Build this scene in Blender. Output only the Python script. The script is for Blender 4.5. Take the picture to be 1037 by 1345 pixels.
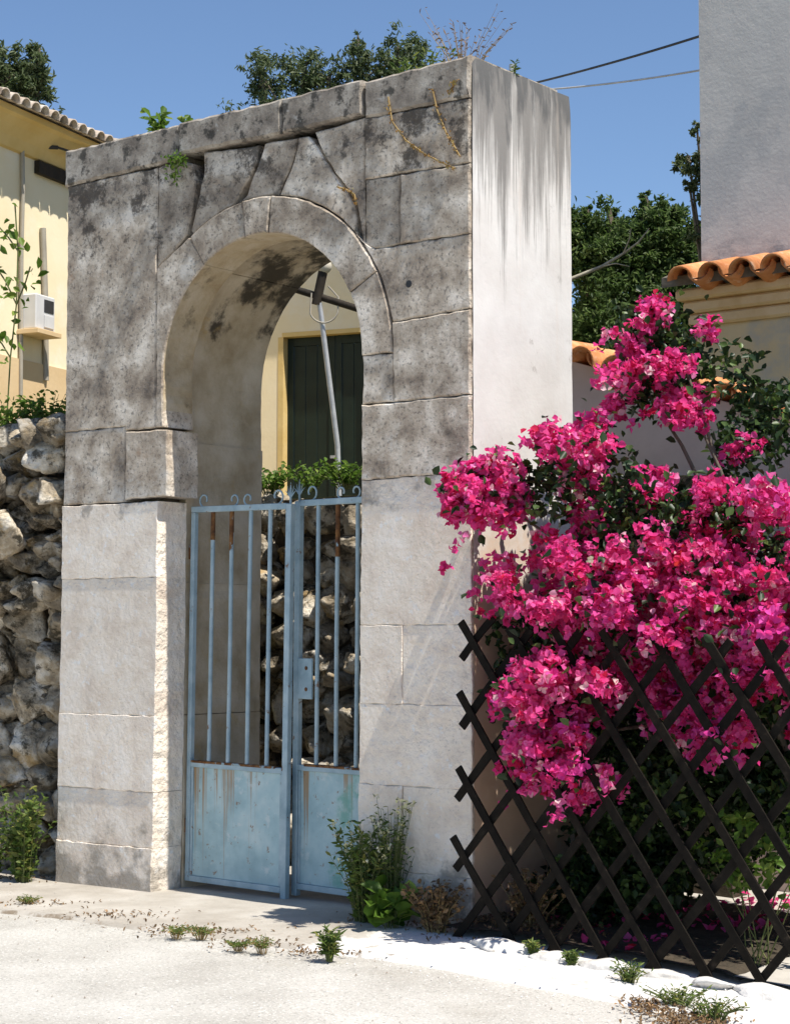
import bpy, bmesh, math, random
import numpy as np
from mathutils import Vector, Matrix, noise as mnoise

random.seed(7); rng = np.random.default_rng(7)
S = bpy.context.scene
for o in list(bpy.data.objects): bpy.data.objects.remove(o)
C = S.collection
RAD = math.radians

# ------------------------------------------------------------------ camera
# World: X runs along the gate's front face (right +), Y into the garden, Z up; origin at the foot of the gate's right front corner.
FPX = 2500.0; PCX, PCY = 518.5, 672.5
PITCH = math.atan(168 / FPX); YAW = RAD(38)
CAM = Vector((6.169, -8.584, 1.58))
cd = bpy.data.cameras.new('camera'); cam = bpy.data.objects.new('camera', cd); C.objects.link(cam)
cd.sensor_fit = 'VERTICAL'; cd.sensor_height = 36.0; cd.lens = 36.0 * FPX / 1345.0
cd.clip_start = 0.05; cd.clip_end = 2000
cam.location = CAM; cam.rotation_euler = (RAD(90) + PITCH, 0, YAW)
S.camera = cam

# ------------------------------------------------------------------ sky, sun, exposure
SUN_EL = RAD(61); SUN_AZ = RAD(94.8)          # azimuth clockwise from +Y
w = bpy.data.worlds.new('World'); S.world = w; w.use_nodes = True
wn = w.node_tree.nodes; wn.clear()
sky = wn.new('ShaderNodeTexSky'); sky.sky_type = 'NISHITA'; sky.sun_disc = False
sky.sun_elevation = SUN_EL; sky.sun_rotation = SUN_AZ
sky.altitude = 1200; sky.air_density = 1.0; sky.dust_density = 0.0; sky.ozone_density = 4.0
bg = wn.new('ShaderNodeBackground'); bg.inputs[1].default_value = 0.104
wo = wn.new('ShaderNodeOutputWorld')
w.node_tree.links.new(sky.outputs[0], bg.inputs[0]); w.node_tree.links.new(bg.outputs[0], wo.inputs[0])
sl = bpy.data.lights.new('sun', 'SUN'); sl.energy = 4.8; sl.angle = RAD(0.5); sl.color = (1.0, 0.95, 0.86)
so = bpy.data.objects.new('sun', sl); C.objects.link(so)
sdir = Vector((math.sin(SUN_AZ) * math.cos(SUN_EL), math.cos(SUN_AZ) * math.cos(SUN_EL), math.sin(SUN_EL)))
so.rotation_euler = sdir.to_track_quat('Z', 'Y').to_euler(); so.location = sdir * 40
S.view_settings.view_transform = 'Standard'; S.view_settings.look = 'None'
S.view_settings.exposure = 0.5; S.view_settings.gamma = 1.0
S.render.engine = 'CYCLES'
S.cycles.max_bounces = 8

# ------------------------------------------------------------------ survey helpers (real positions measured from the photograph)
_R = Vector((math.cos(YAW), math.sin(YAW), 0)); _H = Vector((-math.sin(YAW), math.cos(YAW), 0)); _Z = Vector((0, 0, 1))
_F = _H * math.cos(PITCH) + _Z * math.sin(PITCH); _U = _Z * math.cos(PITCH) - _H * math.sin(PITCH)
def ray(px, py): return _F + _R * ((px - PCX) / FPX) - _U * ((py - PCY) / FPX)
def at_y(px, py, Y=0.0):
    d = ray(px, py); return CAM + d * ((Y - CAM.y) / d.y)
def at_z(px, py, z=0.0):
    d = ray(px, py); return CAM + d * ((z - CAM.z) / d.z)
def at_d(px, py, dep): return CAM + ray(px, py) * dep
def XZ(px, py, Y=0.0):
    p = at_y(px, py, Y); return (p.x, p.z)

def ground_z(x, y=0.0):                        # the street falls gently to the right
    t = min(max(x - 0.2, 0.0), 9.0)
    return -0.062 * t * t / (t + 0.5) if t > 0 else 0.0

# ------------------------------------------------------------------ scene graph helpers
def tag(o, label=None, cat=None, group=None, kind=None):
    if label: o['label'] = label
    if cat: o['category'] = cat
    if group: o['group'] = group
    if kind: o['kind'] = kind
    return o
def empty(name, loc=(0, 0, 0), rz=0.0):
    o = bpy.data.objects.new(name, None); C.objects.link(o); o.location = loc; o.rotation_euler = (0, 0, rz)
    o.empty_display_size = 0.1
    return o
def link(name, me, parent=None, m=None):
    o = bpy.data.objects.new(name, me); C.objects.link(o)
    if parent: o.parent = parent
    if m is not None and not me.materials: me.materials.append(m)
    return o
class MB:
    def __init__(s): s.v = []; s.f = []; s.sm = []
    def add(s, vs, fs, smooth=False):
        n = len(s.v); s.v += [tuple(v) for v in vs]; s.f += [tuple(i + n for i in f) for f in fs]; s.sm += [smooth] * len(fs); return s
    def box(s, a, b, rot=None, org=None):
        (x0, y0, z0), (x1, y1, z1) = a, b
        vs = [(x0,y0,z0),(x1,y0,z0),(x1,y1,z0),(x0,y1,z0),(x0,y0,z1),(x1,y0,z1),(x1,y1,z1),(x0,y1,z1)]
        return s.add(vs, [(0,3,2,1),(4,5,6,7),(0,1,5,4),(1,2,6,5),(2,3,7,6),(3,0,4,7)])
    def cbox(s, a, b, c=0.004):                # box with chamfered edges
        bm = bmesh.new(); bmesh.ops.create_cube(bm, size=1)
        d = [b[i] - a[i] for i in range(3)]; m_ = [(a[i] + b[i]) / 2 for i in range(3)]
        for v in bm.verts: v.co = Vector([v.co[i] * d[i] + m_[i] for i in range(3)])
        bmesh.ops.bevel(bm, geom=bm.edges[:], offset=min(c, min(d) * 0.4), segments=1, affect='EDGES')
        bm.verts.index_update()
        s.add([v.co.copy() for v in bm.verts], [[v.index for v in f.verts] for f in bm.faces]); bm.free(); return s
    def tube(s, pts, r, n=8, cap=True):
        pts = [Vector(p) for p in pts]; rs = r if isinstance(r, (list, tuple)) else [r] * len(pts)
        rings = []; ref = None
        for i, p in enumerate(pts):
            t = (pts[min(i + 1, len(pts) - 1)] - pts[max(i - 1, 0)]).normalized()
            if ref is None:
                ref = Vector((0, 0, 1)) if abs(t.z) < 0.9 else Vector((1, 0, 0))
            a = t.cross(ref).normalized(); b = t.cross(a).normalized(); ref = -b if b.length else ref
            ref = a.cross(t)
            rings.append([p + (a * math.cos(2 * math.pi * k / n) + b * math.sin(2 * math.pi * k / n)) * rs[i] for k in range(n)])
        vs = [v for rr in rings for v in rr]; fs = []
        for i in range(len(pts) - 1):
            for k in range(n):
                fs.append((i * n + k, i * n + (k + 1) % n, (i + 1) * n + (k + 1) % n, (i + 1) * n + k))
        s.add(vs, fs, True)
        if cap:
            s.add(rings[0], [tuple(range(n))[::-1]]); s.add(rings[-1], [tuple(range(n))])
        return s
    def bar(s, p, q, wd, th, nrm):             # flat bar from p to q, width wd across, thickness th along nrm
        p, q, nrm = Vector(p), Vector(q), Vector(nrm).normalized()
        t = (q - p).normalized(); a = t.cross(nrm).normalized() * wd / 2; b = nrm * th / 2
        vs = [p - a - b, p + a - b, p + a + b, p - a + b, q - a - b, q + a - b, q + a + b, q - a + b]
        return s.add(vs, [(0,1,2,3),(7,6,5,4),(0,4,5,1),(1,5,6,2),(2,6,7,3),(3,7,4,0)])
    def prism(s, poly, y0, y1, ch=0.006):      # polygon in (x, z), front at y0 with chamfered rim, back at y1
        n = len(poly); A = sum(poly[i][0] * poly[(i+1) % n][1] - poly[(i+1) % n][0] * poly[i][1] for i in range(n))
        if A < 0: poly = poly[::-1]
        ins = []
        for i in range(n):
            p0, p1, p2 = Vector(poly[i-1]), Vector(poly[i]), Vector(poly[(i+1) % n])
            e1 = (p1 - p0); e2 = (p2 - p1)
            if e1.length < 1e-6 or e2.length < 1e-6: ins.append(p1); continue
            e1.normalize(); e2.normalize()
            m_ = Vector((-e1.y, e1.x)) + Vector((-e2.y, e2.x))
            if m_.length < 1e-3: ins.append(p1); continue
            m_.normalize(); ins.append(p1 + m_ * ch)
        vs = [(p.x, y0, p.y) for p in ins] + [(p[0], y0 + ch, p[1]) for p in poly] + [(p[0], y1, p[1]) for p in poly]
        fs = [tuple(range(n)), tuple(range(3 * n - 1, 2 * n - 1, -1))]
        for i in range(n):
            j = (i + 1) % n
            fs += [(n + i, n + j, j, i), (2 * n + i, 2 * n + j, n + j, n + i)]
        return s.add(vs, fs)
    def mesh(s, name):
        me = bpy.data.meshes.new(name); me.from_pydata(s.v, [], s.f)
        me.polygons.foreach_set('use_smooth', s.sm); me.update(); return me
    def build(s, name, m, parent=None):
        me = s.mesh(name); me.materials.append(m); return link(name, me, parent)

# ------------------------------------------------------------------ materials
def gmat(name, cols, scale=3.0, detail=6, rough=0.85, spots=(), bump=0.3, bscale=25.0, bdist=0.01, objvar=0.0, stretch=(1,1,1), spec=0.3, metallic=0.0, coarse=0.4):
    m = bpy.data.materials.new(name); m.use_nodes = True; nt = m.node_tree; N = nt.nodes; L = nt.links
    bs = N['Principled BSDF']; bs.inputs['Roughness'].default_value = rough; bs.inputs['Specular IOR Level'].default_value = spec
    bs.inputs['Metallic'].default_value = metallic
    geo = N.new('ShaderNodeNewGeometry')
    mp = N.new('ShaderNodeMapping'); mp.inputs['Scale'].default_value = stretch; L.new(geo.outputs['Position'], mp.inputs['Vector'])
    def nz(sc, det, vec=mp.outputs[0], off=0.0, rg=0.6):
        n = N.new('ShaderNodeTexNoise'); n.inputs['Scale'].default_value = sc; n.inputs['Detail'].default_value = det
        n.inputs['Roughness'].default_value = rg
        if off:
            a = N.new('ShaderNodeVectorMath'); a.inputs[1].default_value = (off, off * 1.7, off * 0.6); L.new(vec, a.inputs[0]); vec = a.outputs[0]
        L.new(vec, n.inputs['Vector']); return n.outputs['Fac']
    rp = N.new('ShaderNodeValToRGB'); L.new(nz(scale, detail), rp.inputs[0])
    e = rp.color_ramp.elements
    while len(e) < len(cols): e.new(0.5)
    for i, (p, c) in enumerate(cols): e[i].position = p; e[i].color = (*c, 1)
    col = rp.outputs[0]
    sep = N.new('ShaderNodeSeparateXYZ'); L.new(geo.outputs['Position'], sep.inputs[0])
    for i, sp in enumerate(spots):
        vec = mp.outputs[0]
        if 'stretch' in sp:
            m2 = N.new('ShaderNodeMapping'); m2.inputs['Scale'].default_value = sp['stretch']; L.new(geo.outputs['Position'], m2.inputs['Vector']); vec = m2.outputs[0]
        f = nz(sp['scale'], sp.get('detail', 6), vec, 3.1 + 7.7 * i, sp.get('rg', 0.65))
        if 'mask' in sp:                          # wear that comes in along one axis: (axis, from, to)
            ax, a0, a1 = sp['mask']
            mr = N.new('ShaderNodeMapRange'); mr.inputs['From Min'].default_value = a0; mr.inputs['From Max'].default_value = a1
            mr.inputs['To Min'].default_value = -0.35; mr.inputs['To Max'].default_value = sp.get('gain', 0.15)
            L.new(sep.outputs[ax], mr.inputs['Value'])
            ad = N.new('ShaderNodeMath'); ad.operation = 'ADD'; L.new(f, ad.inputs[0]); L.new(mr.outputs[0], ad.inputs[1]); f = ad.outputs[0]
        mr = N.new('ShaderNodeMapRange'); mr.interpolation_type = 'SMOOTHSTEP'
        mr.inputs['From Min'].default_value = sp['lo']; mr.inputs['From Max'].default_value = sp['hi']; mr.inputs['To Max'].default_value = sp.get('amt', 1.0)
        L.new(f, mr.inputs['Value'])
        mx = N.new('ShaderNodeMix'); mx.data_type = 'RGBA'; L.new(mr.outputs[0], mx.inputs['Factor'])
        L.new(col, mx.inputs['A']); mx.inputs['B'].default_value = (*sp['color'], 1); col = mx.outputs['Result']
    if objvar:
        oi = N.new('ShaderNodeObjectInfo'); mr = N.new('ShaderNodeMapRange'); mr.inputs['To Min'].default_value = 1 - objvar; mr.inputs['To Max'].default_value = 1 + objvar
        L.new(oi.outputs['Random'], mr.inputs['Value'])
        hv = N.new('ShaderNodeHueSaturation'); L.new(mr.outputs[0], hv.inputs['Value']); L.new(col, hv.inputs['Color']); col = hv.outputs[0]
    L.new(col, bs.inputs['Base Color'])
    if bump:
        f1 = nz(bscale, 8, off=1.3); f2 = nz(bscale * 0.2, 4, off=5.2)
        ad = N.new('ShaderNodeMath'); ad.operation = 'MULTIPLY_ADD'; L.new(f2, ad.inputs[0]); ad.inputs[1].default_value = coarse * 4; L.new(f1, ad.inputs[2])
        b = N.new('ShaderNodeBump'); b.inputs['Strength'].default_value = bump; b.inputs['Distance'].default_value = bdist
        L.new(ad.outputs[0], b.inputs['Height']); L.new(b.outputs[0], bs.inputs['Normal'])
    return m

def leafmat(name, cols, trans=0.35, tcol=None, rough=0.5, objvar=0.0, spec=0.3):
    m = bpy.data.materials.new(name); m.use_nodes = True; nt = m.node_tree; N = nt.nodes; L = nt.links
    bs = N['Principled BSDF']; bs.inputs['Roughness'].default_value = rough; bs.inputs['Specular IOR Level'].default_value = spec
    at = N.new('ShaderNodeAttribute'); at.attribute_name = 'rnd'
    rp = N.new('ShaderNodeValToRGB'); e = rp.color_ramp.elements
    while len(e) < len(cols): e.new(0.5)
    for i, (p, c) in enumerate(cols): e[i].position = p; e[i].color = (*c, 1)
    L.new(at.outputs['Fac'], rp.inputs[0]); col = rp.outputs[0]
    if objvar:
        oi = N.new('ShaderNodeObjectInfo'); mr = N.new('ShaderNodeMapRange'); mr.inputs['To Min'].default_value = 1 - objvar; mr.inputs['To Max'].default_value = 1 + objvar
        L.new(oi.outputs['Random'], mr.inputs['Value'])
        hv = N.new('ShaderNodeHueSaturation'); L.new(mr.outputs[0], hv.inputs['Value']); L.new(col, hv.inputs['Color']); col = hv.outputs[0]
        wn_ = N.new('ShaderNodeTexWhiteNoise'); wn_.noise_dimensions = '1D'; L.new(oi.outputs['Random'], wn_.inputs['W'])
        mh = N.new('ShaderNodeMapRange'); mh.inputs['To Min'].default_value = 0.482; mh.inputs['To Max'].default_value = 0.525; L.new(wn_.outputs['Value'], mh.inputs['Value']); L.new(mh.outputs[0], hv.inputs['Hue'])
    L.new(col, bs.inputs['Base Color'])
    tr = N.new('ShaderNodeBsdfTranslucent'); mx = N.new('ShaderNodeMixShader'); mx.inputs[0].default_value = trans
    if tcol: tr.inputs[0].default_value = (*tcol, 1)
    else: L.new(col, tr.inputs[0])
    L.new(bs.outputs[0], mx.inputs[1]); L.new(tr.outputs[0], mx.inputs[2]); L.new(mx.outputs[0], N['Material Output'].inputs[0])
    return m

M = {}
M['stone'] = gmat('weathered_limestone', [(0.32, (0.18, 0.142, 0.110)), (0.45, (0.40, 0.325, 0.25)), (0.53, (0.52, 0.44, 0.35)), (0.64, (0.80, 0.71, 0.60))], scale=4.5, detail=12, objvar=0.17,
    spots=[dict(color=(0.060, 0.048, 0.038), scale=4.5, lo=0.53, hi=0.62, amt=0.85, mask=(2, 1.4, 4.9), gain=0.085, detail=14, rg=0.78),
           dict(color=(0.62, 0.55, 0.46), scale=8, lo=0.54, hi=0.68, amt=0.6, detail=10, rg=0.72),
           dict(color=(0.62, 0.57, 0.50), scale=5, lo=0.48, hi=0.64, amt=0.8, mask=(2, 3.3, 2.45), gain=0.08, detail=10, rg=0.72),
           dict(color=(0.34, 0.17, 0.08), scale=2.2, lo=0.60, hi=0.75, amt=0.6),
           dict(color=(0.085, 0.08, 0.075), scale=45, lo=0.52, hi=0.66, amt=0.65)], bump=0.9, bscale=34, bdist=0.012)
M['cap'] = gmat('lichened_cap_stone', [(0.3, (0.16, 0.13, 0.105)), (0.5, (0.35, 0.30, 0.245)), (0.7, (0.60, 0.54, 0.46))], scale=5, detail=9, objvar=0.1,
    spots=[dict(color=(0.045, 0.042, 0.036), scale=9, lo=0.52, hi=0.62, amt=0.85, detail=9), dict(color=(0.55, 0.53, 0.49), scale=12, lo=0.6, hi=0.7, amt=0.6),
           dict(color=(0.09, 0.085, 0.08), scale=50, lo=0.55, hi=0.68, amt=0.6)], bump=0.8, bscale=30, bdist=0.012)
M['white_stone'] = gmat('worn_whitewashed_stone', [(0.3, (0.73, 0.61, 0.50)), (0.5, (0.88, 0.77, 0.645)), (0.7, (0.95, 0.87, 0.77))], scale=4.5, detail=8, objvar=0.05,
    spots=[dict(color=(0.40, 0.35, 0.31), scale=5, lo=0.56, hi=0.76, amt=0.55, detail=11, rg=0.7), dict(color=(0.88, 0.86, 0.83), scale=16, lo=0.58, hi=0.68, amt=0.8),
           dict(color=(0.30, 0.26, 0.22), scale=5, lo=0.46, hi=0.64, amt=0.8, mask=(2, 1.9, 2.5), gain=0.03, detail=10, rg=0.72),
           dict(color=(0.26, 0.23, 0.19), scale=5, lo=0.42, hi=0.62, amt=0.75, mask=(2, 0.75, 0.0), gain=0.12),
           dict(color=(0.36, 0.33, 0.31), scale=60, lo=0.60, hi=0.70, amt=0.6)], bump=1.0, bscale=24, bdist=0.021)
M['plaster'] = gmat('streaked_white_plaster', [(0.3, (0.60, 0.565, 0.53)), (0.6, (0.70, 0.675, 0.645))], scale=2, detail=5,
    spots=[dict(color=(0.15, 0.14, 0.13), scale=1.0, stretch=(1, 8, 0.5), lo=0.47, hi=0.66, amt=0.85, mask=(2, 2.7, 4.7), gain=0.15, detail=9, rg=0.68),
           dict(color=(0.24, 0.225, 0.21), scale=1.0, stretch=(1, 26, 0.9), lo=0.52, hi=0.66, amt=0.7, mask=(2, 2.0, 4.6), gain=0.12, detail=8, rg=0.7),
           dict(color=(0.30, 0.27, 0.24), scale=7, lo=0.60, hi=0.70, amt=0.5, detail=10, rg=0.75),
           dict(color=(0.10, 0.10, 0.10), scale=4, lo=0.44, hi=0.62, amt=0.85, mask=(2, 4.2, 4.9), gain=0.16, stretch=(1, 2.4, 0.5)),
           dict(color=(0.60, 0.40, 0.25), scale=1.6, lo=0.30, hi=0.58, amt=0.85, mask=(2, 2.7, 1.7), gain=0.12),
           dict(color=(0.26, 0.22, 0.18), scale=5, lo=0.50, hi=0.64, amt=0.8, mask=(2, 0.55, 0.0), gain=0.1),
           dict(color=(0.62, 0.52, 0.44), scale=1.0, stretch=(1, 8, 0.6), lo=0.56, hi=0.75, amt=0.4)], bump=0.25, bscale=30, bdist=0.006)
M['rear_stone'] = gmat('tan_reveal_stone', [(0.3, (0.34, 0.27, 0.17)), (0.5, (0.47, 0.395, 0.285)), (0.7, (0.58, 0.51, 0.40))], scale=4, detail=9, objvar=0.06,  # tan stone, saturated further to carry light bounced into the vault
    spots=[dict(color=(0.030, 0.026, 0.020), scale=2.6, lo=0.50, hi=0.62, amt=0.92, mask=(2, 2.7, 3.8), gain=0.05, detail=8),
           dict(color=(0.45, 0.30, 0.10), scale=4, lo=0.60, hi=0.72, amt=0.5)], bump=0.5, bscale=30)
M['soffit_stone'] = gmat('bounce_tinted_tan_stone', [(0.3, (0.36, 0.27, 0.16)), (0.5, (0.48, 0.39, 0.26)), (0.7, (0.58, 0.50, 0.38))], scale=5, detail=9, spots=[dict(color=(0.10, 0.08, 0.05), scale=6, lo=0.56, hi=0.7, amt=0.6)], bump=0.6, bscale=30)  # tan includes the warm bounce light under the arch ring
M['mortar'] = gmat('old_mortar', [(0.3, (0.09, 0.08, 0.065)), (0.7, (0.20, 0.17, 0.13))], scale=10, bump=0.6)
M['lime_mortar'] = gmat('lime_mortar', [(0.3, (0.42, 0.39, 0.35)), (0.7, (0.58, 0.56, 0.52))], scale=10, bump=0.6)
M['blue'] = gmat('faded_blue_paint', [(0.3, (0.24, 0.34, 0.39)), (0.5, (0.34, 0.45, 0.50)), (0.7, (0.45, 0.55, 0.58))], scale=7, detail=7, rough=0.55,
    spots=[dict(color=(0.19, 0.085, 0.030), scale=14, lo=0.62, hi=0.68, amt=0.95, detail=8)], bump=0.25, bscale=60, bdist=0.003)
M['panel'] = gmat('sun_bleached_blue_sheet', [(0.3, (0.28, 0.42, 0.46)), (0.5, (0.37, 0.525, 0.56)), (0.7, (0.50, 0.62, 0.63))], scale=5, detail=8, rough=0.5,
    spots=[dict(color=(0.36, 0.20, 0.07), scale=1.0, stretch=(19, 1, 0.45), lo=0.55, hi=0.68, amt=0.85, mask=(2, -1.2, 0.8), gain=0.06, detail=5),
           dict(color=(0.12, 0.36, 0.29), scale=3.0, lo=0.52, hi=0.66, amt=0.75, mask=(0, -1.7, -1.2), gain=0.05),
           dict(color=(0.24, 0.12, 0.05), scale=22, lo=0.60, hi=0.66, amt=0.8, detail=9, rg=0.7), dict(color=(0.58, 0.64, 0.64), scale=6, lo=0.58, hi=0.64, amt=0.6, detail=9, rg=0.7)], bump=0.25, bscale=40, bdist=0.004)
M['rust'] = gmat('rust', [(0.3, (0.055, 0.028, 0.015)), (0.5, (0.15, 0.065, 0.025)), (0.7, (0.30, 0.15, 0.05))], scale=18, rough=0.9, bump=0.6, bscale=60,
    spots=[dict(color=(0.32, 0.45, 0.50), scale=9, lo=0.55, hi=0.60, amt=0.9)])
M['rubble'] = gmat('rubble_limestone', [(0.3, (0.13, 0.105, 0.075)), (0.48, (0.34, 0.28, 0.20)), (0.56, (0.48, 0.43, 0.35)), (0.7, (0.68, 0.63, 0.56))], scale=6, detail=11, objvar=0.35,
    spots=[dict(color=(0.045, 0.036, 0.022), scale=7, lo=0.50, hi=0.60, amt=0.9, rg=0.72, detail=10), dict(color=(0.32, 0.21, 0.08), scale=4.5, lo=0.54, hi=0.68, amt=0.7)], bump=1.0, bscale=16, bdist=0.045)
M['earth'] = gmat('dark_earth', [(0.3, (0.03, 0.024, 0.016)), (0.7, (0.085, 0.066, 0.045))], scale=9, bump=0.8, bdist=0.03)
M['terrace'] = gmat('terrace_soil', [(0.3, (0.05, 0.06, 0.022)), (0.5, (0.10, 0.10, 0.045)), (0.7, (0.20, 0.17, 0.10))], scale=2, bump=0.6, bdist=0.03)
M['road'] = gmat('pale_worn_asphalt', [(0.3, (0.37, 0.35, 0.315)), (0.5, (0.475, 0.455, 0.415)), (0.7, (0.56, 0.54, 0.50))], scale=1.3, detail=10,
    spots=[dict(color=(0.26, 0.245, 0.22), scale=55, lo=0.54, hi=0.66, amt=0.75, detail=4), dict(color=(0.74, 0.72, 0.68), scale=70, lo=0.56, hi=0.66, amt=0.7, detail=3),
           dict(color=(0.30, 0.27, 0.22), scale=0.9, lo=0.52, hi=0.75, amt=0.5), dict(color=(0.20, 0.17, 0.13), scale=7, lo=0.64, hi=0.72, amt=0.6, detail=10, rg=0.75)], bump=0.7, bscale=80, bdist=0.008)
M['concrete'] = gmat('apron_concrete', [(0.3, (0.31, 0.275, 0.23)), (0.5, (0.42, 0.385, 0.335)), (0.7, (0.53, 0.50, 0.45))], scale=1.8, detail=9,
    spots=[dict(color=(0.66, 0.64, 0.61), scale=3.0, lo=0.42, hi=0.52, amt=1.0, mask=(0, -0.75, -0.1), gain=0.26, detail=9, rg=0.72), dict(color=(0.36, 0.32, 0.27), scale=6, lo=0.57, hi=0.66, amt=0.7, detail=10, rg=0.75),
           dict(color=(0.16, 0.115, 0.07), scale=4, lo=0.50, hi=0.64, amt=0.8, mask=(1, -0.7, -1.05), gain=0.05, rg=0.72), dict(color=(0.24, 0.21, 0.17), scale=4, lo=0.60, hi=0.74, amt=0.6), dict(color=(0.27, 0.25, 0.22), scale=60, lo=0.58, hi=0.68, amt=0.5)], bump=0.5, bscale=40, bdist=0.008)
M['kerb_white'] = gmat('whitewashed_kerb', [(0.3, (0.52, 0.49, 0.45)), (0.6, (0.68, 0.66, 0.63))], scale=6, detail=8,
    spots=[dict(color=(0.28, 0.25, 0.20), scale=9, lo=0.60, hi=0.70, amt=0.85)], bump=0.7, bscale=24, bdist=0.014)
M['patio'] = gmat('patio_concrete', [(0.3, (0.36, 0.33, 0.29)), (0.7, (0.52, 0.49, 0.44))], scale=3, bump=0.4)
M['cream'] = gmat('cream_house_plaster', [(0.3, (0.82, 0.68, 0.43)), (0.6, (0.87, 0.76, 0.54))], scale=0.9, detail=6, bump=0.25, bdist=0.006,
    spots=[dict(color=(0.87, 0.80, 0.66), scale=1.4, lo=0.5, hi=0.7, amt=0.7)])
M['ochre'] = gmat('ochre_trim', [(0.3, (0.66, 0.46, 0.17)), (0.7, (0.76, 0.57, 0.26))], scale=3, bump=0.2)
M['plinth'] = gmat('tan_plinth_plaster', [(0.3, (0.62, 0.44, 0.24)), (0.7, (0.70, 0.53, 0.32))], scale=2, bump=0.2)
M['old_tile'] = gmat('bleached_roof_tile', [(0.3, (0.30, 0.22, 0.16)), (0.5, (0.46, 0.38, 0.31)), (0.7, (0.58, 0.53, 0.47))], scale=6, detail=8, objvar=0.2,
    spots=[dict(color=(0.06, 0.05, 0.04), scale=8, lo=0.58, hi=0.68, amt=0.8)], bump=0.5)
M['tile'] = gmat('orange_clay_tile', [(0.3, (0.50, 0.17, 0.055)), (0.5, (0.62, 0.25, 0.095)), (0.7, (0.68, 0.36, 0.18))], scale=7, detail=8, objvar=0.15,
    spots=[dict(color=(0.13, 0.085, 0.05), scale=11, lo=0.55, hi=0.68, amt=0.75, detail=10, rg=0.72), dict(color=(0.66, 0.50, 0.36), scale=9, lo=0.56, hi=0.68, amt=0.6)], bump=0.4, bscale=40)
M['shutter'] = gmat('dark_green_shutter', [(0.3, (0.006, 0.014, 0.009)), (0.7, (0.012, 0.025, 0.016))], scale=5, rough=0.5, bump=0.15)
M['white_metal'] = gmat('grey_white_enamel', [(0.3, (0.55, 0.54, 0.53)), (0.7, (0.66, 0.65, 0.64))], scale=5, rough=0.5, bump=0.05)
M['dark_glass'] = gmat('dark_meter_glass', [(0.3, (0.02, 0.02, 0.022)), (0.7, (0.05, 0.05, 0.055))], scale=5, rough=0.15, bump=0)
M['cable'] = gmat('black_cable', [(0.3, (0.03, 0.03, 0.032)), (0.7, (0.06, 0.06, 0.06))], scale=5, rough=0.6, bump=0)
M['grey_cable'] = gmat('grey_cable', [(0.3, (0.45, 0.45, 0.45)), (0.7, (0.6, 0.6, 0.6))], scale=5, rough=0.6, bump=0)
M['pipe'] = gmat('painted_conduit', [(0.3, (0.30, 0.27, 0.22)), (0.7, (0.42, 0.38, 0.31))], scale=5, rough=0.6, bump=0)
M['pole'] = gmat('galvanised_pole', [(0.3, (0.36, 0.37, 0.38)), (0.7, (0.55, 0.56, 0.57))], scale=12, rough=0.45, metallic=0.3, bump=0.1)
M['dark_wood'] = gmat('dark_weathered_wood', [(0.3, (0.012, 0.010, 0.007)), (0.7, (0.045, 0.034, 0.024))], scale=6, rough=0.85, stretch=(1, 1, 0.3), bump=0.5, bscale=40)
M['trellis'] = gmat('dark_stained_lath', [(0.3, (0.006, 0.0045, 0.003)), (0.6, (0.013, 0.010, 0.007)), (0.8, (0.042, 0.032, 0.022))], scale=18, rough=0.85, objvar=0.3, spec=0.15, bump=0.5, bscale=70, bdist=0.004)
M['globe'] = gmat('aged_lamp_globe', [(0.3, (0.50, 0.44, 0.34)), (0.7, (0.62, 0.57, 0.47))], scale=8, rough=0.3, bump=0)
M['grey_wall'] = gmat('grey_render', [(0.3, (0.62, 0.58, 0.53)), (0.6, (0.71, 0.665, 0.61))], scale=1.5, detail=6, bump=0.35, bscale=40, bdist=0.006,
    spots=[dict(color=(0.17, 0.20, 0.23), scale=5, lo=0.40, hi=0.72, amt=0.75, mask=(2, 5.05, 4.6), gain=0.12, stretch=(1, 1, 1.6), detail=10, rg=0.75), dict(color=(0.50, 0.49, 0.475), scale=1.1, lo=0.52, hi=0.60, amt=0.5), dict(color=(0.44, 0.42, 0.40), scale=16, lo=0.64, hi=0.72, amt=0.5)])
M['tan_wall'] = gmat('tan_rendered_wall', [(0.3, (0.58, 0.43, 0.24)), (0.6, (0.66, 0.52, 0.32))], scale=1.5, bump=0.3,
    spots=[dict(color=(0.42, 0.40, 0.37), scale=2, lo=0.5, hi=0.7, amt=0.8)])
M['moulding'] = gmat('ochre_moulding', [(0.3, (0.62, 0.42, 0.22)), (0.6, (0.72, 0.54, 0.33))], scale=4, bump=0.3)
M['pink_wall'] = gmat('pinkish_garden_render', [(0.3, (0.50, 0.39, 0.37)), (0.6, (0.60, 0.49, 0.46))], scale=2, bump=0.3)
M['bark'] = gmat('bark', [(0.3, (0.07, 0.055, 0.04)), (0.7, (0.19, 0.16, 0.12))], scale=14, stretch=(1, 1, 0.3), bump=0.9, bdist=0.02)
M['pale_bark'] = gmat('pale_dry_branch', [(0.3, (0.30, 0.27, 0.20)), (0.7, (0.46, 0.42, 0.33))], scale=14, bump=0.4)
M['stem'] = gmat('green_stem', [(0.3, (0.07, 0.10, 0.03)), (0.7, (0.16, 0.17, 0.06))], scale=14, bump=0)
M['dry_stem'] = gmat('dry_stem', [(0.3, (0.26, 0.17, 0.07)), (0.7, (0.42, 0.30, 0.13))], scale=14, bump=0)
M['olive'] = leafmat('olive_leaf', [(0.0, (0.045, 0.068, 0.024)), (0.5, (0.105, 0.145, 0.055)), (1.0, (0.22, 0.25, 0.14))], trans=0.42)
M['dark_leaf'] = leafmat('dark_evergreen_leaf', [(0.0, (0.04, 0.075, 0.020)), (0.6, (0.095, 0.155, 0.042)), (1.0, (0.20, 0.26, 0.09))], trans=0.5)
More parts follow.
